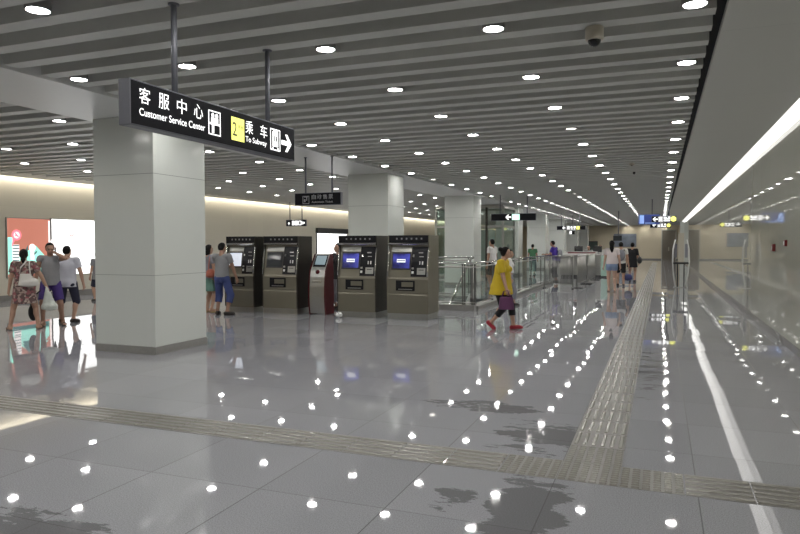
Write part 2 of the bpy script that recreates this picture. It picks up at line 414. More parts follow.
for n, (x0, x1) in enumerate(((-8.9, -7.6), (-7.3, -6.15))):
    w = struct(MB().box(x0, x1, YF-.05, YF-.002, .75, 1.85).build('window_%d' % (n+1), mat('service_window_glass', (.10, .13, .12), .12)))
    MB().box(x0-.05, x0, YF-.07, YF-.002, .7, 1.9).box(x1, x1+.05, YF-.07, YF-.002, .7, 1.9).box(x0, x1, YF-.07, YF-.002, 1.85, 1.9).box(x0, x1, YF-.07, YF-.002, .7, .75).build('window_frame', K['blackmat'], w)

# cove lights
def ramp_strip(p0, p1, th, y0, y1):
    return MB().prism([p0, p1, (p1[0], p1[1]+th), (p0[0], p0[1]+th)], 1, y0, y1)
cv = tag(ramp_strip((1.66, 3.495), (1.848, 3.40), .02, YN, 60.6).build('cove_light', K['cove']),
         'long white cove light strip between smooth ceiling board and polished wall', 'cove light')
cl = tag(MB().box(-17.12, -16.98, YN, YF, 3.62, 3.66).build('cove_light', K['covewarm']),
         'warm hidden cove light washing the top of the cream wall', 'cove light')

# downlights
can_me = MB().lathe([(.0875, 0), (.100, 0), (.100, .16), (.0875, .16), (.0875, 0)]).mesh('housing', K['can'])
lens_me = MB().lathe([(.0, .0), (.0868, .0), (.0868, .004), (.0, .004)]).mesh('lens', K['lens'])
lensdim_me = lens_me.copy(); lensdim_me.materials.clear(); lensdim_me.materials.append(K['lensdim'])
rows = [(.233, 'row edging the smooth board', -3, 36), (-1.395, 'second row from smooth board', -3, 36),
        (-3.06, 'third row from smooth board', -3, 36), (-4.72, 'fourth row from smooth board', -3, 35),
        (-6.25, 'row beside the column soffit', -3, 28),
        (-8.62, 'row just behind the columns', -2, 24), (-10.35, 'second row behind the columns', -2, 22),
        (-12.1, 'third row behind the columns', -2, 20), (-13.85, 'row nearest the cream wall', -2, 20)]
dim = {(1, 3), (4, 7), (2, 11), (5, 9), (4, 12)}
for ri, (lx, rname, k0, k1) in enumerate(rows):
    seen = 0
    for k in range(k0, k1+1):
        ly = LY0 + 1.823*k
        vis = in_view((lx, ly, ZC))
        if vis:
            lab = 'round ceiling downlight, %s from near end of %s' % (ORD[seen], rname); seen += 1
        else: lab = 'round ceiling downlight out of view overhead, %s' % rname
        t = thing('downlight', lab, 'ceiling light', (lx, ly, ZC-.004), 0, 'round downlights in the slatted ceiling')
        put('housing', can_me, t)
        put('lens', lensdim_me if (ri, k) in dim else lens_me, t, (0, 0, .010))

# columns
def column(y, lab, x0=-7.86, x1=-6.70):
    d = 1.16; t = thing('square_column', lab, 'column', ((x0+x1)/2, y+d/2, 0), 0, 'white square columns in a row')
    hw = (x1-x0)/2; hd = d/2
    MB().box(-hw, hw, -hd, hd, .11, 3.474, .008).build('shaft', K['column'], t)
    e = .002
    MB().box(-hw-e, hw+e, -hd-e, hd+e, 2.625, 2.632).box(-hw-e, hw+e, -hd-e, hd+e, 1.15, 1.156).build('panel_joint', K['seam'], t)
    MB().box(-hw-.012, hw+.012, -hd-.012, hd+.012, 0, .11, .004).build('plinth', K['plinth'], t)
column(7.62, 'white square column in front, under the black hanging service sign', -7.93, -6.80)
column(16.2, 'white square column rising behind the ticket machines')
column(24.8, 'white square column just behind the stair railing and green glass box')
column(33.4, 'white square column behind the hanging sign with the green square')
column(42.0, 'white square column behind the person in violet blue shirt')
column(50.6, 'sixth white square column along the row, far down the hall')
column(59.2, 'seventh white square column along the row, before the last')
column(67.8, 'last white square column, close to the beige end wall')

# ------------------------------------------------------------------ signs
def text_mesh(s, m, u0, u1, v0, v1, bold=0.):
    cu = bpy.data.curves.new('t', 'FONT'); cu.body = s; cu.size = 1; cu.extrude = .0; cu.offset = bold
    o = bpy.data.objects.new('t', cu); C.objects.link(o)
    dg = bpy.context.evaluated_depsgraph_get()
    me = bpy.data.meshes.new_from_object(o.evaluated_get(dg)); bpy.data.objects.remove(o); bpy.data.curves.remove(cu)
    n = len(me.vertices); co = np.empty(n*3); me.vertices.foreach_get('co', co); co = co.reshape(-1, 3)
    lo = co.min(0); hi = co.max(0); sp = np.maximum(hi-lo, 1e-6)
    co[:, 0] = u0 + (co[:, 0]-lo[0])/sp[0]*(u1-u0); co[:, 1] = v0 + (co[:, 1]-lo[1])/sp[1]*(v1-v0); co[:, 2] = 0
    me.vertices.foreach_set('co', co.ravel()); me.update(); me.materials.clear(); me.materials.append(m)
    return me
def flat(polys, m, name):
    """flat graphic from 2-D polygons, 1 mm thick"""
    mb = MB()
    for p in polys: mb.prism(p, 2, -.0005, .0005)
    return mb.mesh(name, m)
def rect(u0, u1, v0, v1): return [(u0, v0), (u1, v0), (u1, v1), (u0, v1)]
def ring(cx, cy, r, a0=0, a1=360, n=20): return [(cx+r*math.cos(R(a0+(a1-a0)*i/n)), cy+r*math.sin(R(a0+(a1-a0)*i/n))) for i in range(n)]
def frame(u0, u1, v0, v1, t): return [rect(u0, u1, v0, v0+t), rect(u0, u1, v1-t, v1), rect(u0, u0+t, v0+t, v1-t), rect(u1-t, u1, v0+t, v1-t)]
def arrow(cx, cy, s, d=1):
    """block arrow pointing along +u (d=1) or -u (d=-1)"""
    return [[(cx-d*s*.5, cy-s*.12), (cx-d*s*.5, cy+s*.12), (cx+d*s*.15, cy+s*.12), (cx+d*s*.15, cy-s*.12)][::1],
            [(cx+d*s*.5, cy), (cx+d*s*.08, cy+s*.46), (cx-d*s*.14, cy+s*.46), (cx+d*s*.2, cy+s*.02), (cx+d*s*.2, cy-s*.02), (cx-d*s*.14, cy-s*.46), (cx+d*s*.08, cy-s*.46)]]
def train(u0, u1, v0, v1):
    w = u1-u0; h = v1-v0
    g = lambda a, b, c, d: rect(u0+w*a, u0+w*b, v0+h*c, v0+h*d)
    return [g(.22, .78, .18, .42), g(.22, .32, .42, .68), g(.68, .78, .42, .68), g(.22, .78, .68, .88), g(.45, .55, .42, .68), g(.18, .30, .04, .14), g(.70, .82, .04, .14), g(.3, .7, .88, .94)] + frame(u0, u1, v0, v1, w*.06)
def service(u0, u1, v0, v1):
    w = u1-u0; h = v1-v0
    g = lambda a, b, c, d: rect(u0+w*a, u0+w*b, v0+h*c, v0+h*d)
    return [ring(u0+w*.36, v0+h*.81, w*.12), ring(u0+w*.68, v0+h*.81, w*.12), g(.22, .50, .50, .72), g(.56, .80, .50, .72), g(.06, .94, .42, .50), g(.28, .46, .08, .42)] + frame(u0, u1, v0, v1, w*.06)
def sign(name, label, loc, rot, w, h, th, poles, polez, case, face, group=None, pole_r=.02):
    """panel whose front face is the local XY plane facing +Z; items come from the returned adder"""
    t = thing(name, label, 'sign', loc, 0, group)
    rm = Euler(rot).to_matrix().to_4x4()
    def addm(nm, me, dz=0.0):
        me.transform(rm @ Matrix.Translation((0, 0, dz))); return put(nm, me, t)
    a = MB().box(-w/2, w/2, -h/2, h/2, -th, 0, .006); addm('casing', a.mesh('casing', case))
    b = MB().box(-w/2+.012, w/2-.012, -h/2+.012, h/2-.012, -.004, .002); addm('face', b.mesh('face', face), .001)
    for p in poles:
        q = rm @ Vector((p, h/2, -th/2))
        MB().tube([(q.x, q.y, q.z-.002), (q.x, q.y, polez-loc[2])], pole_r, 8).lathe([(pole_r, 0), (pole_r*1.9, 0), (pole_r*1.9, .012), (0, .012)], (q.x, q.y, polez-loc[2]-.012), 12).build('hanging_pole', K['pole'], t)
    return t, addm
UPX = (PI/2, 0, PI/2); UPY = (PI/2, 0, 0)
# large lit sign: face looks across the corridor (+X)
t, A = sign('hanging_sign', 'large lit black sign reading Customer Service Center and To Subway, hung on two poles', (-3.55, 4.90, 2.63), UPX, 2.30, .335, .105, (-.61, .73), ZC, K['signgrey'], K['signface'], None, .024)
def Y(y): return y-4.90
def Zs(z): return z-2.63
for i, ch in enumerate('客服中心'):
    u = Y(3.84)+i*.203; A('lettering', text_mesh(ch, K['glow'], u, u+.115, Zs(2.635), Zs(2.752), .0), .004)
A('lettering', text_mesh('Customer Service Center', K['glow'], Y(3.84), Y(4.59), Zs(2.545), Zs(2.60), .006), .004)
A('pictogram', flat(service(Y(4.635), Y(4.80), Zs(2.53), Zs(2.735)), K['glow'], 'pictogram'), .004)
q = A('line_plate', flat([rect(Y(4.955), Y(5.15), Zs(2.53), Zs(2.735))], K['glowyel'], 'line_plate'), .004)
A('lettering', text_mesh('2', K['yeltxt'], Y(4.97), Y(5.035), Zs(2.57), Zs(2.69), .0), .006)
A('lettering', text_mesh('号线', K['yeltxt'], Y(5.05), Y(5.14), Zs(2.635), Zs(2.675), .0), .006)
for i, ch in enumerate('乘车'):
    u = Y(5.17)+i*.24; A('lettering', text_mesh(ch, K['glow'], u, u+.12, Zs(2.62), Zs(2.74), .0), .004)
A('lettering', text_mesh('To Subway', K['glow'], Y(5.17), Y(5.52), Zs(2.53), Zs(2.595), .006), .004)
A('pictogram', flat(train(Y(5.585), Y(5.765), Zs(2.525), Zs(2.735)), K['glow'], 'pictogram'), .004)
A('arrow', flat(arrow(Y(5.885), Zs(2.625), .19), K['glow'], 'arrow'), .004)
# unlit ticket sign
t, A = sign('hanging_sign', 'unlit black sign with grey letters reading Automatic Ticket, hung before the second column', (-6.84, 12.6, 2.572), UPY, 1.12, .27, .09, (-.31, .33), 3.475, K['signgrey'], K['signface'])
for i, ch in enumerate('自动售票'):
    A('lettering', text_mesh(ch, K['glowdim'], -.14+i*.135, -.035+i*.135, -.005, .095, .01), .004)
A('lettering', text_mesh('Automatic Ticket', K['glowdim'], -.14, .37, -.085, -.04, .015), .004)
A('pictogram', flat(frame(-.36, -.20, -.10, .07, .012) + [rect(-.33, -.29, -.06, .0), rect(-.27, -.25, -.03, .05), rect(-.33, -.23, .04, .055)], K['glowdim'], 'pictogram'), .004)
# small lit sign near the cream wall
t, A = sign('hanging_sign', 'small lit white on black sign hanging by the cream wall above ticket machines', (-15.21, 26., 2.56), UPY, 1.02, .29, .09, (-.33, .29), ZC, K['signgrey'], K['signface'])
A('arrow', flat([[(-.42, -.03), (-.36, .06), (-.30, -.03)], rect(-.38, -.34, -.09, -.02)], K['glow'], 'arrow'), .004)
A('pictogram', flat([rect(-.2, -.08, -.1, .1), rect(-.05, .1, -.1, .1)] + frame(.13, .27, -.1, .1, .03) + [ring(.40, 0, .05)] + [rect(.29, .33, -.08, .08)], K['glow'], 'pictogram'), .004)
# sign with arrow and green exit plate
t, A = sign('hanging_sign', 'long black hanging sign with white left arrow and green square', (-5.31, 25.5, 2.645), UPY, 1.75, .275, .1, (-.52, .53), ZC, K['signgrey'], K['signface'])
A('arrow', flat(arrow(-.19, 0, .22, -1), K['glow'], 'arrow'), .004)
A('exit_plate', flat([rect(-.05, .25, -.115, .115)], K['glowgreen'], 'exit_plate'), .004)
A('pictogram', flat([ring(.10, .06, .022), [(.07, .03), (.12, .035), (.14, -.03), (.09, -.03)], [(.09, -.03), (.115, -.03), (.16, -.09), (.135, -.095)], [(.11, -.02), (.09, -.03), (.05, -.08), (.07, -.09)]], K['glow'], 'pictogram'), .006)
# small far sign with yellow
t, A = sign('hanging_sign', 'distant black hanging sign with white pictograms and a yellow end plate', (-5.03, 41, 2.575), UPY, 1.68, .235, .1, (-.58, .5), ZC, K['signgrey'], K['signface'])
A('arrow', flat(arrow(-.42, 0, .19, -1), K['glow'], 'arrow'), .004)
A('pictogram', flat(train(-.25, -.05, -.1, .1) + [rect(-.02, .08, -.01, .09), rect(.15, .28, .0, .09), rect(0, .12, -.09, -.05), rect(.16, .26, -.09, -.05)], K['glow'], 'pictogram'), .004)
A('line_plate', flat([rect(.32, .5, -.1, .1)], K['glowyel'], 'line_plate'), .004)
t, A = sign('hanging_sign', 'tiny half white sign hanging just below the distant yellow-ended sign', (-5.45, 45., 2.36), UPY, .36, .24, .08, (0,), ZC, K['signgrey'], K['signface'])
A('pictogram', flat([rect(-.16, -.02, -.1, .1)], K['glow'], 'pictogram'), .004)
# blue display with the line sign, far corridor
t, A = sign('display_screen', 'deep blue lit display board hanging behind the long line 2 sign', (-.47, 30.25, 2.645), UPY, .87, .44, .1, (.12,), ZC, K['signgrey'], K['glowblue'])
A('lettering', flat([rect(-.38, -.20, -.18, .18), rect(-.15, .25, -.17, -.14)], K['glowsky'], 'lettering'), .004)
t, A = sign('hanging_sign', 'lit black sign with left arrow, train and yellow round plate beside blue display', (.12, 30., 2.64), UPY, .98, .27, .08, (.2,), ZC, K['signgrey'], K['signface'])
A('arrow', flat(arrow(-.34, 0, .2, -1), K['glow'], 'arrow'), .004)
A('pictogram', flat(train(-.22, -.03, -.1, .1) + [rect(.0, .1, .0, .1), rect(.0, .24, -.09, -.03), rect(.16, .24, .02, .1), rect(.04, .22, .0, .03)], K['glow'], 'pictogram'), .004)
A('line_plate', flat([ring(.37, 0, .11)], K['glowyel'], 'line_plate'), .004)
t, A = sign('hanging_sign', 'farther lit black sign seen just under the blue display, yellow plate at its end', (-.01, 42., 2.69), UPY, 1.15, .28, .08, (.1,), ZC, K['signgrey'], K['signface'])
A('arrow', flat(arrow(-.36, 0.03, .2, -1), K['glow'], 'arrow'), .004)
A('pictogram', flat(train(-.18, 0, -.1, .1) + [rect(.03, .13, -.02, .1), rect(.03, .3, -.09, -.04), rect(.2, .3, 0, .1)], K['glow'], 'pictogram'), .004)
A('line_plate', flat([ring(.44, 0, .11)], K['glowyel'], 'line_plate'), .004)
# monitor on pole
t = thing('ceiling_monitor', 'small black monitor hanging on a long pole before the end wall', 'monitor', (-2.3, 40, 1.78))
MB().box(-.24, .24, -.04, .04, 0, .30, .01).build('casing', K['blackmat'], t)
MB().box(-.21, .21, -.046, -.04, .03, .27).build('screen', K['screenoff'], t)
MB().tube([(.05, 0, .3), (.05, 0, ZC-1.78)], .03, 8).build('hanging_pole', K['pole'], t)
t = thing('notice_board', 'large grey blue picture board fixed on the beige end wall', 'board', (-3.4, YF-.03, 1.3))
MB().box(-1.1, 1.1, -.03, .028, 0, 1.35).build('frame', K['greybag'], t)
MB().box(-1.04, 1.04, -.034, -.03, .06, 1.29).build('panel', mat('board_print', (.20, .23, .28), .4, var=.6, vscale=1.6), t)

# camera dome, detectors
t = thing('dome_camera', 'cream cylinder security camera with dark dome hanging from the slatted ceiling', 'camera', (-.56, 6.1, 3.385))
MB().lathe([(.052, 0), (.075, 0), (.078, .01), (.078, .11), (.07, .115), (0, .115)]).build('housing', K['cream'], t)
MB().lathe([(.058, .008), (.056, -.012), (.045, -.035), (.022, -.052), (0, -.056)]).build('dome', K['dome'], t)
for i, (dx, dy, r, lb) in enumerate(((-.65, 16.55, .06, 'round pale smoke detector on the slats between two downlight rows'), (-.67, 18.6, .035, 'tiny dark sensor hanging from slats just beyond the smoke detector'))):
    t = thing('smoke_detector' if i == 0 else 'ceiling_sensor', lb, 'detector', (dx, dy, ZC-.06))
    MB().lathe([(0, 0), (r*.6, .002), (r, .02), (r, .045), (r*.8, .06), (0, .06)]).build('body', K['cream'] if i == 0 else K['blackmat'], t)
    MB().lathe([(0, -.012), (r*.35, -.008), (r*.35, .003), (0, .003)]).build('sensor_head', K['blackmat'], t)

# lightboxes on the cream wall
def lightbox(name, label, y0, y1, z0, z1, fm, frm):
    t = thing(name, label, 'light box', (XL, (y0+y1)/2, z0))
    h = (y1-y0)/2
    MB().box(.002, .06, -h, h, 0, z1-z0).build('casing', frm, t)
    MB().box(.06, .064, -h+.02, h-.02, .02, z1-z0-.02).build('panel', fm, t)
    rm = Euler(UPX).to_matrix().to_4x4()
    def A(nm, polys, m, dz=.066):
        me = flat(polys, m, nm); me.transform(Matrix.Translation((dz, 0, 0)) @ rm); return put(nm, me, t)
    return t, A
t, A = lightbox('poster_lightbox', 'backlit salmon red poster box with pink round emblem and striped tower', 13.36, 14.80, .66, 2.38, K['lightred'], K['steel'])
A('tower_print', [rect(-.70, -.56, .1, 1.15), [(-.70, 1.15), (-.56, 1.02), (-.56, 1.15)]], K['lightteal'])
A('tower_print', [rect(-.56, -.34, .1, .95)], K['lightpale'])
A('stripe_print', [rect(-.55, -.35, .14+i*.085, .17+i*.085) for i in range(10)], K['lightdark'], .068)
A('emblem_print', [ring(-.42, 1.22, .155), [(-.55, 1.14), (-.48, 1.06), (-.58, .86)]], K['lightpink'], .069)
A('emblem_print', [ring(-.42, 1.22, .095), ], K['lightpale'], .071)
A('emblem_print', [[(-.49, 1.27), (-.46, 1.30), (-.35, 1.18), (-.38, 1.15)], ring(-.44, 1.21, .03)], K['lightpink'], .073)
A('building_print', [[(-.34, .1), (.62, .1), (.62, .5), (.2, .92), (-.34, .62)]], K['lightteal'], .067)
A('building_print', [[(-.30, .55), (-.05, .95), (-.1, .55)], rect(-.66, .6, .1, .2), [(.02, .62), (.25, .78), (.22, .70), (.05, .55)]], K['lightdark'], .070)
A('building_print', [ring(.08, .86, .11), rect(.02, .14, .5, .8)], K['lightpale'], .072)
A('edge_print', [rect(.64, .70, .05, 1.66)], K['lightpale'], .068)
t, A = lightbox('map_lightbox', 'bright white backlit map panel beside the salmon poster box', 14.83, 17.4, .66, 2.40, K['lightwhite'], K['steel'])
A('emblem_print', ([[(p[0], p[1]) for p in ring(-.55, 1.28, .09)]]), K['printred'])
A('emblem_print', [ring(-.55, 1.29, .06)], K['lightwhite'], .068)
A('label_print', [rect(-.66+i*.12, -.60+i*.12, 1.02, 1.05) for i in range(4)] + [rect(-.30+i*.13, -.27+i*.13, 1.0-i*.02, 1.04-i*.02) for i in range(3)] + [rect(-.34, -.31, 1.25, 1.36), rect(-.36, -.32, 1.52, 1.68), rect(-.25, -.21, .70, .80), rect(-.24, -.20, .84, .90), rect(-.88, -.84, 1.02, 1.05)], K['printgrey'])
A('ring_print', [ring(-1.12, .98, .22)], K['printgrey'], .0665)
A('ring_print', [ring(-1.12, .98, .205)], K['lightpale'], .068)
t, A = lightbox('shop_lightbox', 'white lit opening with black header on cream wall, behind the red kiosk', 31.5, 35.1, .3, 2.22, K['lightwhite'], K['blackmat'])
MB().box(.002, .14, -1.85, 1.85, 1.92, 2.19).build('header', K['blackmat'], t)

# fire alarm call point and sounder on the polished wall
t = thing('alarm_call_point', 'small red fire alarm call point on the polished right wall', 'alarm', (XR, 13.1, 1.47))
MB().box(-.05, -.002, -.062, .062, 0, .125, .008).build('body', K['redbright'], t); MB().box(-.054, -.05, -.03, .03, .03, .085).build('push_plate', K['white'], t)
t = thing('alarm_sounder', 'pale square alarm sounder with red rim on the polished wall', 'alarm', (XR, 11.95, 1.56))
MB().box(-.04, -.002, -.06, .06, 0, .10, .006).build('body', K['redbright'], t); MB().box(-.046, -.04, -.04, .04, .02, .08).build('grille', K['white'], t)

# ------------------------------------------------------------------ ticket machines
def ticket_machine(label, x0, x1, y0, scr, side_m, seed, front=K['bronze']):
    w = x1-x0; t = thing('ticket_machine', label, 'ticket machine', ((x0+x1)/2, y0, 0), 0, 'ticket machines in a row')
    h = w/2; D = .70
    U = lambda u: -h + w*u
    # profile: (y, z)
    front_prof = [(0, .13), (0, .52), (.012, .545), (0, .57), (-.006, .86), (.012, .885), (.02, .90)]
    up = [(.035, 1.0), (.055, 1.15), (.085, 1.32), (.12, 1.48), (.15, 1.56)]
    MB().prism(front_prof + up + [(.15, 1.64), (D, 1.64), (D, .13)], 0, -h+.022, h-.022).build('cabinet', front, t)
    sp = [(.02, .13), (-.004, .16), (-.012, .86), (-.004, .92), (.012, 1.05), (.04, 1.25), (.075, 1.42), (.095, 1.54), (.07, 1.60), (.06, 1.79), (D, 1.79), (D, .13)]
    for s in (-1, 1):
        a = MB(); a.prism(sp, 0, s*h-(.022 if s > 0 else 0), s*h+(0 if s > 0 else .022)); a.build('side_panel', side_m, t)
    for s in (-1, 1):
        pts = [(s*(h-.02), y_-.012, z_) for y_, z_ in sp[3:8]]
        MB().tube(pts, .014, 8).build('edge_trim', K['chrome'], t)
    MB().box(-h+.022, h-.022, .06, D, 1.64, 1.79).build('header', K['black'], t)
    for i in range(6):
        u = -.30*w + i*.12*w; MB().box(u, u+.035*w, .055, .061, 1.70, 1.735).build('header_mark', K['glowdim'], t)
    MB().prism([(.05, 1.585), (.03, 1.605), (.05, 1.63), (.15, 1.64), (.15, 1.58)], 0, -h+.022, h-.022).build('lip', K['chrome'], t)
    # sloping control face: helper placing boxes on the slope
    def yz(z): 
        pr = [(-.006, .86), (.02, .90)] + up
        for (ya, za), (yb, zb) in zip(pr, pr[1:]):
            if za <= z <= zb: return ya + (yb-ya)*(z-za)/(zb-za)
        return .15
    def slab(u0, u1, z0, z1, th, back=.05):
        return MB().prism([(yz(z0)-th, z0), (yz((z0+z1)/2)-th, (z0+z1)/2), (yz(z1)-th, z1), (yz(z1)+back, z1), (yz(z0)+back, z0)], 0, U(u0), U(u1))
    bz = slab(.09, .56, 1.06, 1.43, .012).build('screen_bezel', K['blackmat'], t)
    s = slab(.12, .53, 1.09, 1.40, .015).build('screen', scr, bz)
    if scr is K['screen']:
        slab(.22, .43, 1.215, 1.285, .018).build('message', K['msg'], s)
        slab(.23, .42, 1.24, 1.262, .019).build('message_bar', mat('message_grey', (.25, .25, .35), .5), s)
    slab(.08, .56, 1.445, 1.54, .006).build('top_plate', K['steel'], t)
    cp = slab(.57, .95, .915, 1.55, .012).build('control_panel', K['black'], t)
    slab(.60, .64, 1.33, 1.38, .017).build('button', K['chrome'], cp)
    slab(.74, .84, 1.41, 1.43, .017).build('card_slot', K['steel'], cp)
    slab(.76, .86, 1.33, 1.345, .017).build('card_slot', K['steel'], cp)
    slab(.77, .79, 1.17, 1.24, .017).build('coin_slot', K['white'], cp); slab(.83, .86, 1.17, 1.24, .017).build('coin_slot', K['white'], cp)
    slab(.72, .92, .96, 1.10, .017).build('note_slot', K['steel'], cp)
    slab(.76, .88, 1.05, 1.065, .019).build('note_mouth', K['blackmat'], cp)
    slab(.59, .64, .98, 1.03, .017).build('button', K['white'], cp); slab(.59, .64, 1.07, 1.11, .017).build('button', K['steel'], cp)
    tr = MB().box(U(.22), U(.68), -.014, .05, .615, .835, .005).build('collection_tray', K['black'], t)
    MB().box(U(.36), U(.64), -.017, -.012, .70, .80).build('tray_flap', K['bronze'], tr)
    MB().box(U(.28), U(.62), -.017, -.012, .64, .655).build('tray_lip', K['steel'], tr)
    MB().box(-h+.01, h-.01, .015, D-.02, 0, .13).build('plinth', K['steel'], t)
    return t
ticket_machine('bronze ticket machine with pale lit screen, used by the person in grey tee', -9.64, -8.82, 13.15, K['screenpale'], K['bronzedk'], 1)
ticket_machine('bronze ticket machine with dark switched-off screen, next to the red-sided kiosk', -8.63, -7.70, 13.2, K['screenoff'], K['bronzedk'], 2)
ticket_machine('bronze ticket machine with blue screen and dark side, beside the red-sided kiosk', -6.63, -5.70, 13.1, K['screen'], K['bronzedk'], 3)
ticket_machine('bronze ticket machine with blue screen and olive side, last one toward the stair railing', -5.44, -4.51, 13.1, K['screen'], K['bronze'], 4)
# narrow kiosk
t = thing('card_kiosk', 'narrow silver kiosk with slanted screen and dark red curved sides', 'kiosk', (-7.28, 13.4, 0))
fp = [(.0, .02), (-.03, .18), (-.045, .4), (-.04, .62), (-.015, .85), (.02, 1.0), (.05, 1.05), (.26, 1.37), (.30, 1.385)]
bp = [(.33, 1.37), (.34, 1.1), (.36, .6), (.38, .02)]
MB().prism(fp + bp, 0, -.19, .19).build('body', K['steel'], t)
rp = [(y_-.02, z_) for y_, z_ in fp] + [(y_+.02, z_) for y_, z_ in bp]
rp[0] = (-.02, 0); rp[-1] = (.40, 0)
for s in (-1, 1): MB().prism(rp, 0, min(s*.19, s*.215), max(s*.19, s*.215)).build('side_panel', K['red'], t)
def kslab(x0, x1, a, b, th):
    p = Vector((.05, 1.05)); d = Vector((.21, .32)); n = Vector((-.32, .21)).normalized()
    q0 = p+d*a; q1 = p+d*b
    return MB().prism([tuple(q0+n*th), tuple(q1+n*th), tuple(q1-n*.01), tuple(q0-n*.01)], 0, x0, x1)
s = kslab(-.16, .16, .12, .95, .008).build('screen_bezel', K['black'], t)
kslab(-.13, .13, .25, .88, .011).build('screen', K['screenteal'], s)
MB().lathe([(0, 0), (.05, 0), (.05, .012), (0, .012)], (0, 0, 0), 20).build('card_reader', K['red'], t).matrix_local = Matrix.Translation((0, .005, .97)) @ Matrix.Rotation(R(70), 4, 'X')
MB().box(-.12, .12, -.05, .02, .735, .755).build('ledge', K['chrome'], t)

# crumpled paper beside the machine
rb = random.Random(3); b = bmesh.new(); bmesh.ops.create_icosphere(b, subdivisions=3, radius=.07)
for v in b.verts: v.co *= .75 + .5*rb.random(); v.co.z *= .75
zmin = min(v.co.z for v in b.verts)
for v in b.verts: v.co.z -= zmin
pm = MB(); pm.add(b); tag(pm.build('crumpled_paper', K['paper'], None, (-6.53, 12.98, 0)), 'crumpled white paper on the floor at the foot of a ticket machine', 'paper')

# ------------------------------------------------------------------ stair, railings
st = thing('staircase', 'narrow stair going down behind the steel and glass railing', 'stairs', (-4.79, 19, 0))
mb = MB()
for i in range(12): mb.box(-.45, .45, -3.38 if i > 10 else -.30*(i+1)-.02, -.30*i-.003, -.17*(i+1)-.25, -.17*(i+1)+.0)
mb.build('step', K['plinth'], st)
for s in (-1, 1):
    MB().prism([(-.0, .14), (-.06, .14), (-3.36, -1.74), (-3.36, -2.0), (-.0, -.2)], 0, s*.452-.006, s*.452+.006).build('stringer', K['white'], st)
hr = MB().tube([(-.41, .2, 1.2), (-.41, .0, 1.2), (-.41, -.2, 1.1), (-.41, -3.3, -.66)], .04, 10); hr.build('handrail', K['chrome'], st)
MB().prism([(-.05, 1.08), (-.05, .15), (-3.3, -1.6), (-3.3, -.75)], 0, -.416, -.404).build('glass_panel', K['glass'], st)
struct(MB().box(HX0-.02, HX0, HY0, HY1, -3.6, -.3).box(HX1, HX1+.02, HY0, HY1, -3.6, -.3).box(HX0, HX1, HY0-.02, HY0, -3.6, -.3).box(HX0, HX1, HY1, HY1+.02, -3.6, -.3).box(HX0, HX1, HY0, HY1, -3.62, -3.6).build('wall_stairwell', K['white']))

def railing(label, pts, post_at, name='glass_railing', curb=.14, top=1.14, double=True):
    """straight railing from pts[0] to pts[1] on a stone curb"""
    a = Vector((*pts[0], 0)); b = Vector((*pts[1], 0)); L = (b-a).length; ang = math.atan2((b-a).y, (b-a).x)
    t = thing(name, label, 'railing', a, ang)
    MB().box(0, L, -.11, .11, 0, curb, .004).build('curb', K['plinth'], t)
    MB().tube([(0, 0, top), (L, 0, top)], .026, 10).build('top_rail', K['chrome'], t)
    if double: MB().tube([(0, 0, top-.09), (L, 0, top-.09)], .018, 8).build('second_rail', K['steel'], t)
    MB().tube([(0, 0, curb+.05), (L, 0, curb+.05)], .018, 8).build('bottom_rail', K['steel'], t)
    for p in post_at:
        MB().box(p-.045, p-.012, -.012, .012, curb, top-.02).box(p+.012, p+.045, -.012, .012, curb, top-.02).box(p-.045, p+.045, -.02, .02, curb, curb+.03).build('post', K['poststeel'], t)
    ps = sorted(post_at)
    for p, q in zip(ps, ps[1:]):
        MB().box(p+.06, q-.06, -.006, .006, curb+.09, top-.13).build('glass_panel', K['glass'], t)
    return t
railing('steel and glass railing across the near end of the stair well', [(-7.3, 15.47), (-4.13, 15.47)], [.05, 1.4, 2.88, 3.12])
railing('steel and glass railing along the open side of the stair well', [(-4.20, 15.62), (-4.20, 27.6)], [.1, 1.9, 3.7, 5.5, 7.6, 9.6, 11.8], curb=.10)
railing('far steel railing at the head of the stair well', [(-7.4, 19.35), (-5.28, 19.35)], [.05, 1.05, 2.06], curb=.05, top=1.2)

# green glass lift shaft behind the third column
t = thing('glass_lift_shaft', 'green glass lift box with dark steel frame behind third column', 'lift', (-8.45, 30.5, 0))
W0, W1, D = -1.65, 1.62, 2.5
for s in ((W0, .0), (-.85, 0), (.0, 0), (.85, 0), (W1, 0), (W0, D), (W1, D)):
    MB().box(s[0]-.05, s[0]+.05, s[1]-.05, s[1]+.05, 0, 3.32).build('mullion', K['bronzedk'] if s[0] in (-.85, .85) else K['steel'], t)
for z in (.05, 2.38, 3.28):
    MB().box(W0, W1, -.04, .04, z, z+.1).box(W0, W1, D-.04, D+.04, z, z+.1).box(W0-.04, W0+.04, 0, D, z, z+.1).box(W1-.04, W1+.04, 0, D, z, z+.1).build('transom', K['steel'], t)
xsn = [W0, -.85, 0, .85, W1]
for a, b in zip(xsn, xsn[1:]):
    MB().box(a+.05, b-.05, -.01, .01, .15, 2.38).box(a+.05, b-.05, -.01, .01, 2.48, 3.28).build('glass_pane', K['greenglass'], t)
MB().box(W0-.01, W0+.01, .05, D-.05, .15, 3.28).build('glass_pane', K['greenglass'], t)
MB().box(W1-.01, W1+.01, .05, D-.05, .15, 3.28).build('glass_pane', K['greenglass'], t)
MB().box(W0, W1, 0, D, 3.38, 3.44).build('roof', K['steel'], t)
MB().box(-.7, .7, 1.0, 2.4, .02, 2.3, .01).build('lift_car', mat('lift_car_grey', (.42, .45, .44), .4), t)

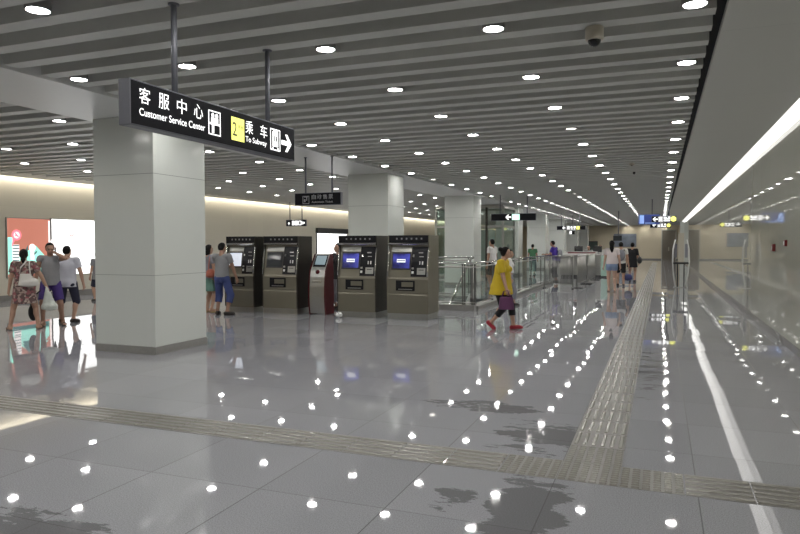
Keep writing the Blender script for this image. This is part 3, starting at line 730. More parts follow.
# crowd barriers
def barrier(label, p0, p1, n, feet=True):
    a = Vector((*p0, 0)); b = Vector((*p1, 0)); L = (b-a).length; t = thing('crowd_barrier', label, 'barrier', a, math.atan2((b-a).y, (b-a).x), 'steel crowd barriers')
    fr = MB()
    fr.tube([(.02, 0, 0.03), (.02, 0, 1.17), (L-.02, 0, 1.17), (L-.02, 0, .03)], .024, 8); fr.tube([(0, 0, .16), (L, 0, .16)], .018, 8)
    fr.build('frame', K['steel'], t)
    bars = MB()
    for i in range(1, n): bars.tube([(L*i/n, 0, .16), (L*i/n, 0, 1.15)], .015, 6)
    bars.build('bar', K['steel'], t)
    for x in (.02, L-.02): MB().box(x-.03, x+.03, -.2, .2, 0, .03, .008).build('foot', K['blackmat'], t)
    return t
barrier('steel barred barrier standing across, below the person in violet shirt', (-3.93, 24.3), (-2.88, 24.3), 22)
barrier('steel barred barrier running lengthwise, nearer of the two in line', (-2.80, 24.7), (-2.76, 27.3), 18)
barrier('steel barred barrier running lengthwise, beyond its twin toward the counter', (-2.74, 27.6), (-2.70, 30.6), 18)
# security counter
t = thing('security_counter', 'long steel security counter with red lettered strip and pale green end', 'counter', (-3.6, 33.4, 0))
MB().box(-.95, .95, -.35, .5, .1, 1.08).build('body', K['steel'], t)
MB().box(-1.0, 1.0, -.4, .55, 1.08, 1.12, .008).build('counter_top', K['white'], t)
MB().box(-.8, .8, -.36, -.33, 1.12, 1.24).build('notice_strip', K['white'], t)
MB().box(-.6, .7, -.366, -.36, 1.15, 1.21).build('notice_band', K['redbright'], t)
MB().box(.96, 1.28, -.4, .5, .07, 1.04, .006).build('end_panel', K['palegreen'], t)
MB().box(-.93, .93, -.3, .45, 0, .1).box(.98, 1.26, -.35, .45, 0, .07).build('kick_plate', K['blackmat'], t)
for i, (mx, lab) in enumerate(((-.15, 'dark monitor on security counter beside seated staff'), (.75, 'dark monitor at the green end of the security counter'))):
    q = thing('desk_monitor', lab, 'monitor', (-3.6+mx, 33.6, 1.12))
    MB().box(-.2, .2, -.02, .02, .08, .38, .008).build('screen_casing', K['blackmat'], q)
    MB().box(-.03, .03, -.015, .015, .01, .1).box(-.1, .1, -.07, .07, 0, .012).build('stand', K['blackmat'], q)
# bowed stand near the polished wall
t = thing('inspection_stand', 'tall white bowed frame stand with dark shelf near far end of right wall', 'stand', (.70, 26.4, 0))
for s in (-1, 1):
    MB().tube([(s*.17, 0, 0.02), (s*.24, 0, .45), (s*.28, 0, .95), (s*.27, 0, 1.4), (s*.20, 0, 1.76)], [.03, .028, .026, .026, .022], 8).build('side_frame', K['white'], t)
    MB().box(s*.11-.02, s*.11+.02, -.03, .03, 0, .86).build('leg', K['blackmat'], t)
    MB().box(s*.18-.045, s*.18+.045, -.012, .012, 1.1, 1.6).build('side_panel', K['greybag'], t)
MB().box(-.26, .26, -.14, .14, .86, .93, .006).build('shelf', K['blackmat'], t)
MB().box(-.10, .10, -.03, .03, .93, 2.0, .006).build('back_board', K['cream'], t)
MB().box(-.24, .24, -.15, .15, 0, .02).build('base_plate', K['steel'], t)

# ------------------------------------------------------------------ people (signed-distance figures)
class SDF:
    def __init__(s, k=.012): s.p = []; s.k = k; s.clips = []
    def rc(s, a, b, ra, rb, flat=False, k=None): s.p.append(('rc', np.array(a, float), np.array(b, float), ra, rb, flat, s.k if k is None else k)); return s
    def el(s, c, r, Rm=None, clip=None, k=None): s.p.append(('el', np.array(c, float), np.array(r, float), Rm, clip, s.k if k is None else k)); return s
    def fr(s, c0, c1, r0, r1, k=None, fold=0., nf=7, ph=0.): s.p.append(('fr', np.array(c0, float), np.array(c1, float), r0, r1, fold, nf, ph, s.k if k is None else k)); return s
    def bounds(s):
        lo = np.full(3, 9.); hi = -lo
        for q in s.p:
            l, h = s.pb(q); lo = np.minimum(lo, l); hi = np.maximum(hi, h)
        return lo, hi
    def pb(s, q):
        if q[0] == 'rc':
            a, b, ra, rb = q[1:5]; return np.minimum(a-ra, b-rb), np.maximum(a+ra, b+rb)
        if q[0] == 'el':
            r = q[2] if q[3] is None else np.full(3, q[2].max()); return q[1]-r, q[1]+r
        c0, c1, r0, r1 = q[1:5]; m = max(*r0, *r1)*1.15
        return np.minimum(c0, c1)-[m, m, .01], np.maximum(c0, c1)+[m, m, .01]
    def mesh(s, name, m, h):
        lo, hi = s.bounds(); lo = lo-3*h; hi = hi+3*h
        n = np.ceil((hi-lo)/h).astype(int)+1
        ax = [lo[i]+h*np.arange(n[i]) for i in range(3)]
        Fv = np.full(n, .2, np.float32)
        for q in s.p:
            k = q[-1]; l, u = s.pb(q); mg = k+2.5*h
            i0 = np.maximum(np.floor((l-mg-lo)/h).astype(int), 0); i1 = np.minimum(np.ceil((u+mg-lo)/h).astype(int)+1, n)
            sl = tuple(slice(i0[i], i1[i]) for i in range(3))
            X, Yg, Zg = np.meshgrid(*[ax[i][sl[i]] for i in range(3)], indexing='ij')
            P = np.stack([X, Yg, Zg], -1)
            if q[0] == 'rc':
                a, b, ra, rb, flat_ = q[1:6]; d = b-a; L2 = max(d@d, 1e-12); tt = ((P-a)@d)/L2; tc = np.clip(tt, 0, 1)
                D = np.linalg.norm(P-a-tc[..., None]*d, axis=-1) - (ra+(rb-ra)*tc)
                if flat_: D = np.maximum(D, (tt-1)*math.sqrt(L2))
            elif q[0] == 'el':
                V = P-q[1]
                if q[3] is not None: V = V@q[3]
                r = q[2]; k0 = np.linalg.norm(V/r, axis=-1); k1 = np.linalg.norm(V/(r*r), axis=-1)
                D = np.where(k1 > 1e-6, k0*(k0-1)/np.maximum(k1, 1e-6), -r.min())
                if q[4] is not None:
                    for (nx, off) in q[4]: D = np.maximum(D, V@np.array(nx, float)-off)
            else:
                c0, c1, r0, r1, fold, nf, ph = q[1:8]
                tt = (Zg-c0[2])/(c1[2]-c0[2]); tc = np.clip(tt, 0, 1)
                x = X-(c0[0]+(c1[0]-c0[0])*tc); y_ = Yg-(c0[1]+(c1[1]-c0[1])*tc)
                rx = r0[0]+(r1[0]-r0[0])*tc; ry = r0[1]+(r1[1]-r0[1])*tc
                if fold:
                    f = 1+fold*(1-tc)*np.sin(nf*np.arctan2(y_, x)+ph); rx = rx*f; ry = ry*f
                D = (np.sqrt((x/rx)**2+(y_/ry)**2)-1)*np.minimum(rx, ry)
                hh = abs(c1[2]-c0[2]); D = np.maximum(D, np.maximum(-tt, tt-1)*hh)
            G = Fv[sl]
            if k > 0:
                hh = np.clip(.5+.5*(G-D)/k, 0, 1); G[...] = G+(D-G)*hh - k*hh*(1-hh)
            else: np.minimum(G, D, out=G)
        for nx, off in s.clips:   # keep  n.p < off
            X, Yg, Zg = np.meshgrid(*ax, indexing='ij'); Fv = np.maximum(Fv, nx[0]*X+nx[1]*Yg+nx[2]*Zg-off)
        return surfnet(Fv, lo, h, name, m)
def surfnet(Fv, lo, h, name, m):
    Fv[0] = Fv[-1] = .1; Fv[:, 0] = Fv[:, -1] = .1; Fv[:, :, 0] = Fv[:, :, -1] = .1
    S = Fv < 0; n = Fv.shape
    def cut(A, i, j, k): return A[i:n[0]-1+i, j:n[1]-1+j, k:n[2]-1+k]
    cnt = sum(cut(S, i, j, k).astype(np.int8) for i in (0, 1) for j in (0, 1) for k in (0, 1))
    act = (cnt > 0) & (cnt < 8); ci = np.argwhere(act); idx = -np.ones(act.shape, np.int64); idx[act] = np.arange(len(ci))
    acc = np.zeros((len(ci), 3)); num = np.zeros(len(ci))
    cor = [(i, j, k) for i in (0, 1) for j in (0, 1) for k in (0, 1)]
    for a in range(8):
        for b in range(a+1, 8):
            da = np.array(cor[b])-np.array(cor[a])
            if abs(da).sum() != 1: continue
            fa = Fv[tuple((ci+cor[a]).T)]; fb = Fv[tuple((ci+cor[b]).T)]; x = (fa < 0) != (fb < 0)
            t = np.where(x, fa/np.where(x, fa-fb, 1), 0)
            acc += np.where(x[:, None], np.array(cor[a])+t[:, None]*da, 0); num += x
    V = lo + h*(ci + acc/num[:, None])
    Q = []
    for axn in range(3):
        o = [a for a in range(3) if a != axn]
        sa = [slice(None)]*3; sb = [slice(None)]*3; sa[axn] = slice(0, -1); sb[axn] = slice(1, None)
        E_ = np.argwhere(S[tuple(sa)] != S[tuple(sb)]); fl_ = S[tuple(sa)][tuple(E_.T)]
        u = np.zeros(3, int); v = np.zeros(3, int); u[o[0]] = 1; v[o[1]] = 1
        q = np.stack([idx[tuple((E_-u-v).T)], idx[tuple((E_-v).T)], idx[tuple(E_.T)], idx[tuple((E_-u).T)]], 1)
        if axn == 1: fl_ = ~fl_
        q[~fl_] = q[~fl_][:, ::-1]; Q.append(q)
    Q = np.concatenate(Q); me = bpy.data.meshes.new(name)
    me.vertices.add(len(V)); me.vertices.foreach_set('co', V.ravel().astype(np.float32))
    me.loops.add(Q.size); me.loops.foreach_set('vertex_index', Q.ravel().astype(np.int32))
    me.polygons.add(len(Q)); me.polygons.foreach_set('loop_start', np.arange(0, Q.size, 4, dtype=np.int32))
    me.polygons.foreach_set('use_smooth', np.ones(len(Q), bool)); me.update(calc_edges=True); me.validate()
    me.materials.append(m); return me
def nrm(v): v = np.array(v, float); return v/max(np.linalg.norm(v), 1e-9)
def ik(a, b, l1, l2, hint):
    a = np.array(a, float); b = np.array(b, float); d = b-a; L = np.linalg.norm(d)
    if L > (l1+l2)*.999: b = a+d/L*(l1+l2)*.999; d = b-a; L = np.linalg.norm(d)
    x = (l1*l1-l2*l2+L*L)/(2*L); hh = math.sqrt(max(l1*l1-x*x, 0)); e = d/L
    n = np.array(hint, float); n = nrm(n-(n@e)*e); return a+e*x+n*hh, b
def rotz(a): c, s = math.cos(a), math.sin(a); return np.array([[c, -s, 0], [s, c, 0], [0, 0, 1.]])
def rotx(a): c, s = math.cos(a), math.sin(a); return np.array([[1, 0, 0], [0, c, -s], [0, s, c.real]])

def person(label, x, y, rz, H, vox, skin='skin', pel=(0, 0, 0), sh=(0, 0), fat=1., head_yaw=0., head_pitch=0., feet=None, hands=None, elbows=None,
           top=None, bottom=None, hair='short', shoes=('darkshoe', 'shoe'), shyaw=0., fem=False, headoff=(0, 0)):
    """local frame: faces +Y, right hand at +X. feet: {'L': (x, y, lift, yaw, pitch)}; hands: {'L': (x, y, z)}; values in metres"""
    t = thing('person', label, 'person', (x, y, 0), rz)
    h = H; pz = .52*h + pel[2]; P0 = np.array([pel[0], pel[1], pz])
    Sc = np.array([pel[0]+sh[0], pel[1]+sh[1], .812*h+pel[2]])
    shw = (.098 if fem else .108)*h*(.5+.5*fat)
    Rs = rotz(shyaw)
    SL = Sc+Rs@np.array([-shw, 0, 0]); SR = Sc+Rs@np.array([shw, 0, 0])
    feet = feet or {'L': (-.09, 0, 0, 8, 0), 'R': (.09, 0, 0, -8, 0)}
    lerp = lambda f: P0+(Sc-P0)*f
    hipw = .052*h*fat
    Bd = SDF(.02)
    hipr = .10 if fem else .092
    tors = [(lerp(.0)+[0, 0, .005*h], (hipr*h*fat, .068*h*fat, .070*h)), (lerp(.33), (.082*h*fat, .060*h*fat*1.05, .085*h)), (lerp(.70), (.094*h*fat, .064*h*fat, .105*h))]
    for c, r in tors: Bd.el(c, r, k=.035)
    for s in (-1, 1): Bd.el(P0+[s*.042*h, -.03*h, -.02*h], (.05*h*fat, .05*h*fat, .055*h), k=.03)
    if fem:
        for s in (-1, 1): Bd.el(lerp(.72)+Rs@np.array([s*.045*h, .052*h*fat, 0]), (.036*h, .032*h, .036*h), k=.02)
    Bd.rc(SL+Rs@[.02*h, 0, 0], SR-Rs@np.array([.02*h, 0, 0]), .034*h, .034*h, k=.03)
    nk = Sc+np.array([0, -.005*h, .01*h]); Hc = np.array([Sc[0]+headoff[0], Sc[1]+headoff[1]+.018*h, .928*h+pel[2]])
    Bd.rc(nk, Hc+[0, -.012*h, -.04*h], .036*h, .032*h, k=.02)
    Rh = rotz(head_yaw) @ rotx(head_pitch)
    hp = lambda a, b, c: Hc+Rh@(np.array([a, b, c])*h)
    Bd.el(Hc+Rh@np.array([0, -.006*h, .008*h]), (.044*h, .055*h, .058*h), Rh, k=.01)
    Bd.el(hp(0, .014, -.028), (.034*h, .040*h, .042*h), Rh, k=.015)
    Bd.rc(hp(0, .050, .004), hp(0, .063, -.018), .005*h, .009*h, k=.006)
    Bd.rc(hp(-.022, .046, .014), hp(.022, .046, .014), .008*h, .008*h, k=.008)
    Bd.el(hp(0, .047, -.036), (.016*h, .009*h, .009*h), Rh, k=.006)
    for s in (-1, 1): Bd.el(hp(s*.045, -.004, -.004), (.006*h, .012*h, .019*h), Rh, k=.004)
    joints = {}
    # legs
    for sd, s in (('L', -1), ('R', 1)):
        fx, fy, lift, yaw, pit = feet[sd]
        fd = rotz(R(yaw))@rotx(R(pit))@np.array([0, 1., 0]); fu = rotz(R(yaw))@rotx(R(pit))@np.array([0, 0, 1.])
        sole = np.array([fx, fy, lift]); ank = sole+fu*.048*h
        hip = P0+np.array([s*hipw, 0, -.012*h])
        kn, ank = ik(hip, ank, .245*h, .232*h, (rotz(R(yaw))@np.array([0, 1., 0])))
        Bd.rc(hip, kn, .056*h*fat**.7, .034*h, k=.025); Bd.el(hip+(kn-hip)*.3, (.05*h*fat**.6, .05*h*fat**.6, .07*h), k=.02)
        Bd.rc(kn, ank, .033*h, .021*h, k=.012)
        cd = nrm(np.cross(np.cross(kn-hip, [0, 1, 0]), kn-hip)); back = rotz(R(yaw))@np.array([0, -1., 0])
        Bd.el(kn+(ank-kn)*.30+back*.011*h, (.030*h, .032*h, .062*h), k=.015)
        heel = ank-fu*.026*h-fd*.022*h; ball = ank-fu*.031*h+fd*.072*h; toe = ank-fu*.036*h+fd*.105*h
        Bd.rc(ank, heel, .024*h, .021*h, k=.012); Bd.rc(heel, ball, .021*h, .017*h, k=.012); Bd.rc(ank, ball, .022*h, .015*h, k=.012)
        sd_ = np.cross(fd, fu)
        for j, a in enumerate((-1.6, -.6, .5, 1.5)): Bd.rc(ball+sd_*a*.007*h, toe+sd_*a*.0085*h-fd*abs(a+.6)*.006*h, .010*h, .0085*h, k=.006)
        joints['leg'+sd] = (hip, kn, ank, heel, ball, toe, fd, fu, sd_)
    # arms
    hands = hands or {}; elbows = elbows or {}
    for sd, s, So in (('L', -1, SL), ('R', 1, SR)):
        tg = hands.get(sd, (s*(shw+.055*h), .03, .455*h)); hint = elbows.get(sd, (s*.35, -1, 0))
        el, wr = ik(So, tg, .172*h, .150*h, hint)
        Bd.rc(So, el, .032*h*fat**.4, .0245*h, k=.015); Bd.rc(el, wr, .0245*h, .016*h, k=.01)
        d = nrm(wr-el); n = np.array([-s, .25, 0.]) if abs(d[2]) > .4 else np.array([0, 0, -1.]); n = nrm(n-(n@d)*d); a = np.cross(d, n)
        if a[1] < 0: a = -a       # thumb side faces forward
        kx = wr+d*.050*h
        Bd.rc(wr, kx+a*.010*h, .015*h, .0135*h, k=.008); Bd.rc(wr, kx-a*.011*h, .0145*h, .013*h, k=.008)
        fr_ = max(.0058*h, vox*.95)
        for j, (o, Lf) in enumerate(((.020, .040), (.0070, .046), (-.0065, .043), (-.019, .034))):
            b0 = kx+a*o*h; b1 = b0+(d*.85+n*.35)*Lf*.55*h; b2 = b1+(d*.45+n*.9)*Lf*.5*h
            Bd.rc(b0-d*.012*h, b1, fr_*1.12, fr_, k=.004); Bd.rc(b1, b2, fr_, fr_*.9, k=.004)
        t0 = wr+d*.014*h+a*.012*h; t1 = t0+(a*.75+d*.65+n*.25)*.026*h; t2 = t1+(d*.85+n*.5+a*.1)*.024*h
        Bd.rc(t0, t1, fr_*1.3, fr_*1.1, k=.006); Bd.rc(t1, t2, fr_*1.1, fr_*.95, k=.005)
        joints['arm'+sd] = (So, el, wr, kx+d*.03*h)
    put('body', Bd.mesh('body', K[skin], vox), t)
    # face details
    if vox < .012:
        e = MB()
        for s in (-1, 1):
            b = bmesh.new(); bmesh.ops.create_uvsphere(b, u_segments=10, v_segments=6, radius=.0062*h); e.add(b, Matrix.Translation(hp(s*.0185, .0475, .004)))
        e.build('eyes', K['eye'], t)
        b = bmesh.new(); bmesh.ops.create_uvsphere(b, u_segments=10, v_segments=6, radius=1); q = MB()
        q.add(b, Matrix.Translation(hp(0, .0535, -.036)) @ Matrix(Rh).to_4x4() @ Matrix.Diagonal((.013*h, .005*h, .0045*h, 1))); q.build('mouth', K['lip'], t)
    # hair
    Hr = SDF(.008); hr_ = (.0505*h, .0615*h, .065*h); hc = Hc+Rh@np.array([0, -.008*h, .010*h])
    Hr.el(hc, hr_, Rh, [((0, .94, -.34), .004*h), ((0, 0, -1), .045*h if hair == 'short' else .055*h)], k=0)
    Hr.el(hc, hr_, Rh, [((0, .35, -.94), -.026*h)], k=.004)
    if hair == 'bun': Hr.el(hp(0, -.070, .035), (.030*h, .028*h, .028*h), k=.008)
    if hair == 'tail': Hr.rc(hp(0, -.058, .0), hp(0, -.068, -.055), .022*h, .026*h, k=.01); Hr.rc(hp(0, -.068, -.055), hp(0, -.062, -.095), .026*h, .012*h, k=.01)
    if hair == 'long': Hr.rc(hp(0, -.050, .0), hp(.006, -.062, -.08), .040*h, .040*h, k=.01); Hr.rc(hp(.006, -.062, -.08), hp(.012, -.066, -.17), .040*h, .016*h, k=.01)
    if hair == 'bob': Hr.rc(hp(0, -.032, .0), hp(0, -.035, -.045), .046*h, .046*h, k=.01)
    put('hair', Hr.mesh('hair', K['hair'], vox), t)
    # garments
    def sleeves(G, f, r0, r1):
        for sd in 'LR':
            So, el, wr = joints['arm'+sd][:3]
            if f <= 1: G.rc(So, So+(el-So)*f, r0, r1, True, k=.018)
            else: G.rc(So, el, r0, r1, False, k=.018); G.rc(el, el+(wr-el)*(f-1), r1, r1*.9, True, k=.01)
    if top:
        m, hem, f, flare, kind = top
        G = SDF(.02)
        inf = .010
        for c, r in tors[1:]: G.el(c, np.array(r)+inf, k=.03)
        G.rc(SL+Rs@np.array([.012*h, 0, .002*h]), SR-Rs@np.array([.012*h, 0, -.002*h]), .036*h, .036*h, k=.03)
        if fem:
            for s in (-1, 1): G.el(lerp(.72)+Rs@np.array([s*.045*h, .052*h*fat, 0]), (.040*h, .037*h, .040*h), k=.02)
        c1 = lerp(.62); cz = P0+(Sc-P0)*((hem-P0[2])/(Sc[2]-P0[2])) if hem > P0[2] else np.array([P0[0], P0[1], hem])
        G.fr([cz[0], cz[1]-.004*h, hem], [c1[0], c1[1], c1[2]], (hipr*h*fat+flare, .074*h*fat+flare), (.090*h*fat+.006, .064*h*fat+.008), k=.02, fold=.035, nf=6, ph=1.3*x)
        if hem < P0[2] and kind != 'dress': G.el(P0+[0, -.012*h, 0], (hipr*h*fat+.014, .080*h*fat+.008, .08*h), k=.02)
        sleeves(G, f, .038*h*fat**.3+(.006 if kind != 'tank' else 0), .036*h*fat**.3+.006)
        G.clips = [((0, 0, 1), .853*h+pel[2]), ((0, 0, -1), -hem)]
        put('dress' if kind == 'dress' else 'shirt', G.mesh('shirt', K[m], vox), t)
    if bottom:
        m, f, kind = bottom
        G = SDF(.015)
        G.el(P0+[0, -.006*h, .0], (hipr*h*fat+.010, .076*h*fat+.004, .078*h), k=.02)
        for s in (-1, 1): G.el(P0+[s*.042*h, -.032*h, -.02*h], (.054*h*fat, .054*h*fat, .058*h), k=.02)
        if kind == 'skirt':
            G.fr([P0[0], P0[1], f], [P0[0], P0[1], P0[2]+.02*h], (.125*h*fat, .10*h*fat), (hipr*h*fat, .07*h*fat), fold=.04, nf=7)
        else:
            lo_ = {'shorts': .047, 'pants': .051, 'capri': .044}[kind]
            for sd in 'LR':
                hip, kn, ank = joints['leg'+sd][:3]
                if f <= 1: G.rc(hip, hip+(kn-hip)*f, .061*h*fat**.7, lo_*h*1.12, True, k=.02)
                else:
                    G.rc(hip, kn, .060*h*fat**.7, lo_*h, False, k=.02); G.rc(kn, kn+(ank-kn)*(f-1), lo_*h, lo_*h*.93, True, k=.015)
        G.clips = [((0, 0, 1), P0[2]+.062*h)]
        put({'skirt': 'skirt', 'shorts': 'shorts', 'pants': 'trousers', 'capri': 'trousers'}[kind], G.mesh('trousers', K[m], vox), t)
    m, kind = shoes
    for sd in 'LR':
        hip, kn, ank, heel, ball, toe, fd, fu, sv = joints['leg'+sd]
        G = SDF(.008)
        if kind == 'shoe':
            G.rc(heel, ball, .027*h, .025*h); G.rc(ball, toe-fd*.012*h, .026*h, .020*h); G.rc(ank-fu*.012*h, heel, .028*h, .027*h); G.rc(ank-fu*.015*h, ball, .027*h, .022*h)
        else:
            for q in (-.6, .6): G.rc(heel-fu*.019*h+sv*q*.012*h, ball-fu*.015*h+sv*q*.02*h, .009*h, .009*h); G.rc(ball-fu*.015*h+sv*q*.02*h, toe-fu*.010*h+sv*q*.012*h, .009*h, .008*h)
            G.rc(ball-sv*.024*h, ball+fu*.019*h, .007*h, .007*h); G.rc(ball+sv*.024*h, ball+fu*.019*h, .007*h, .007*h)
        G.clips = [(tuple(-fu), float(-(heel-fu*.0225*h)@fu))] if kind == 'shoe' else []
        put(kind, G.mesh(kind, K[m], min(vox, .010)), t)
    Mw = np.array(Matrix.Translation((x, y, 0)) @ Matrix.Rotation(rz, 4, 'Z'))
    t['_'] = 0; del t['_']
    return t, joints, lambda p: tuple((Mw@np.append(np.array(p, float), 1))[:3])
def bag(name, label, cat, p, rz, prims, m, vox=.008, strap=None, strapm=None, sr=.007):
    t = thing(name, label, cat, p, rz); G = SDF(.02)
    for q in prims: getattr(G, q[0])(*q[1:])
    put('pouch', G.mesh('pouch', K[m], vox), t)
    for s_ in (strap or []): MB().tube(s_, sr, 6).build('strap', K[strapm or m], t)
    return t
NV, FV = .0085, .012
FACE = lambda deg: R(deg)     # 0 = looks down the hall, -90 = looks toward the polished wall, 180 = looks at the viewer
# three in front of the light boxes
t, J, W = person('person in floral dress with dark ponytail, seen from behind, carrying a white shoulder bag', -11.18, 9.05, FACE(44), 1.52, NV, 'skin', fem=True, fat=1.08,
    feet={'L': (-.24, -.02, 0, 25, 0), 'R': (.22, .04, 0, -18, 0)}, hands={'L': (-.27, .06, .70), 'R': (.37, .04, .80)}, elbows={'L': (-.8, -.7, 0), 'R': (.8, -.7, 0)},
    top=('floral', .50, .62, .055, 'dress'), hair='tail', shoes=('brownshoe', 'sandal'))
bag('shoulder_bag', 'white shoulder bag on the back of the person in floral dress', 'bag', W((.07, -.18, .93)), FACE(44),
    [('fr', (.02, 0, -.09), (-.03, 0, .13), (.165, .055), (.085, .03), .02, .04, 4), ('el', (.03, 0, -.05), (.16, .062, .07)), ('el', (.09, 0, -.01), (.10, .055, .06))], 'whitebag', NV, [[(-.12, .0, .13), (-.10, .02, .25), (-.02, .12, .36), (.0, .2, .365)], [(.06, .0, .10), (.04, .03, .25), (.03, .12, .36), (.03, .2, .36)]], 'whitebag', .012)
bag('hand_bag', 'black bag hanging low beside the legs of the floral dress person', 'bag', W((.12, .19, .17)), 0,
    [('el', (0, 0, .13), (.095, .075, .16)), ('el', (.0, 0, .30), (.05, .04, .08))], 'blackcl', NV, [[(-.02, 0, .34), (.10, -.02, .48), (.26, -.05, .56)]], 'blackcl', .012)
bag('plastic_bag', 'white plastic shopping bag hanging between the floral dress and grey tank persons', 'bag', W((.42, .0, .34)), FACE(44),
    [('fr', (0, 0, .03), (-.03, 0, .36), (.14, .085), (.05, .035), .02, .05, 5), ('el', (0, 0, .08), (.145, .09, .08)), ('el', (-.04, 0, .38), (.035, .03, .07))], 'plasticbag', NV, [[(-.05, 0, .42), (-.06, 0, .47)], [(-.03, .02, .42), (-.055, .01, .47)]], 'plasticbag', .008)
t, J, W = person('person in grey tank top and purple shorts holding a phone to the ear', -11.25, 9.70, FACE(220), 1.64, NV, 'skindk', head_yaw=R(18), head_pitch=R(-14), fat=1.02,
    feet={'L': (-.20, -.02, 0, 20, 0), 'R': (.13, .12, 0, -15, 0)}, hands={'L': (-.125, .11, 1.43), 'R': (.28, .05, .78)}, elbows={'L': (-1.6, 0, -1.4), 'R': (.6, -.8, 0)},
    top=('greycloth', .80, .22, .025, 'tank'), bottom=('purplesh', .86, 'shorts'), shoes=('darkshoe', 'sandal'))
q = thing('phone', 'dark phone held to the ear of the person in grey tank top', 'phone', W((-.105, .085, 1.485)), FACE(240))
MB().box(-.006, .006, -.032, .032, -.065, .065, .004).build('casing', K['black'], q); MB().box(-.0075, -.006, -.026, .026, -.05, .05).build('screen', K['screenoff'], q)
t, J, W = person('person in pale lilac shirt and navy shorts, back turned, at the white map panel', -11.36, 10.2, FACE(38), 1.58, NV, 'skin', head_yaw=R(-25), fat=1.08,
    feet={'L': (-.14, .03, 0, 15, 0), 'R': (.10, -.03, 0, -35, 0)}, hands={'L': (-.28, .10, .78), 'R': (.31, .02, .72)}, elbows={'L': (-.8, -.6, 0), 'R': (1, -.4, 0)},
    top=('lilac', .735, .58, .022, 'tee'), bottom=('navy', 1.05, 'shorts'), shoes=('darkshoe', 'shoe'))
bag('shoulder_bag', 'small black bag at the hip of the person in lilac shirt', 'bag', W((-.34, .02, .66)), FACE(38), [('el', (0, 0, .08), (.05, .09, .10))], 'blackcl', NV, [[(0, -.03, .16), (.10, -.02, .45), (.20, 0, .66)]], 'blackcl', .009)
q = tag(MB().lathe([(0, 0), (.012, .03), (.03, .12), (.032, .30), (.014, .36), (.008, .44), (0, .445)], (0, 0, 0), 12).build('folded_umbrella', K['blackcl'], None, W((-.27, .10, .36))), 'folded black umbrella hanging from the hand of the lilac shirt person', 'umbrella')
t, J, W = person('person half hidden behind the front column edge, dark hair, near the white map panel', -14.86, 14.38, FACE(75), 1.42, FV, 'skin', fem=True,
    top=('greycloth', .62, .6, .03, 'tee'), bottom=('navy', .9, 'shorts'), hair='bob')
# at the ticket machines
t, J, W = person('person in grey tee and blue cropped jeans using a ticket machine', -9.30, 12.58, FACE(8), 1.64, NV, 'skindk', head_yaw=R(-20), head_pitch=R(-8),
    feet={'L': (-.12, .0, 0, 12, 0), 'R': (.14, -.04, 0, -50, 0)}, hands={'L': (-.10, .40, 1.10), 'R': (.30, .14, .80)}, elbows={'L': (-.6, -.6, -.5), 'R': (.8, -.8, 0)},
    top=('greycloth', .86, .55, .02, 'tee'), bottom=('jeans', 1.45, 'pants'), shoes=('darkshoe', 'shoe'))
t, J, W = person('person in sea green skirt with orange bag, partly hidden by the front column', -9.98, 12.98, FACE(-15), 1.60, NV, 'skin', fem=True,
    feet={'L': (-.07, 0, 0, 5, 0), 'R': (.10, .0, 0, -10, 0)}, top=('greybag', .80, .55, .02, 'tee'), bottom=('seagreen', .50, 'skirt'), hair='bob', shoes=('yelshoe', 'sandal'))
bag('shoulder_bag', 'orange red shoulder bag of the person beside the front column', 'bag', W((.19, -.08, .86)), FACE(-15), [('el', (0, 0, .08), (.07, .12, .09)), ('el', (0, 0, .02), (.075, .13, .06))], 'orangebag', NV, [[(0, -.06, .14), (-.03, -.02, .35), (-.06, .02, .46)], [(0, .06, .14), (-.03, .05, .35), (-.06, .04, .46)]], 'orangebag', .009)
t, J, W = person('person in black standing in the gap behind the red-sided kiosk', -7.36, 14.62, FACE(160), 1.63, FV, 'skin', fem=True, head_yaw=R(-20),
    top=('blackcl', .75, 1.5, .02, 'tee'), bottom=('greybag', 1.7, 'pants'), hair='bob')
# the walker in yellow
t, J, W = person('person in baggy yellow tee and red shoes walking past with a plum bag', -2.79, 12.33, FACE(-92), 1.57, NV, 'skin', fem=True, fat=1.34, sh=(0, .035), headoff=(0, .025), head_yaw=R(30), head_pitch=R(-6), pel=(0, 0, -.02),
    feet={'L': (-.06, .23, 0, 4, 6), 'R': (.08, -.22, .07, -4, -42)}, hands={'L': (-.26, .05, .72), 'R': (.255, .17, .77)}, elbows={'L': (-.4, -1, 0), 'R': (.5, -1, 0)},
    top=('yellow', .655, .74, .06, 'tee'), bottom=('blackcl', 1.50, 'capri'), hair='bun', shoes=('redshoe', 'shoe'))
bag('hand_bag', 'plum coloured handbag hanging from the hand of the yellow tee person', 'bag', W((.27, .17, .40)), FACE(-92),
    [('fr', (0, 0, 0), (0, 0, .23), (.08, .15), (.065, .12))], 'purplebag', NV, [[(.03, -.08, .22), (.03, -.05, .33), (.03, .03, .35), (.03, .08, .22)], [(-.03, -.08, .22), (-.03, -.05, .33), (-.03, .03, .35), (-.03, .08, .22)]], 'purplebag', .008)
t, J, W = person('person in white blouse glimpsed behind the walker in yellow', -3.64, 17.0, FACE(-75), 1.46, FV, 'skin', fem=True, feet={'L': (-.09, .12, 0, 4, 0), 'R': (.09, -.18, 0, -4, -10)},
    top=('whitecl', .86, .7, .03, 'tee'), bottom=('greybag', 1.7, 'pants'), hair='bob')
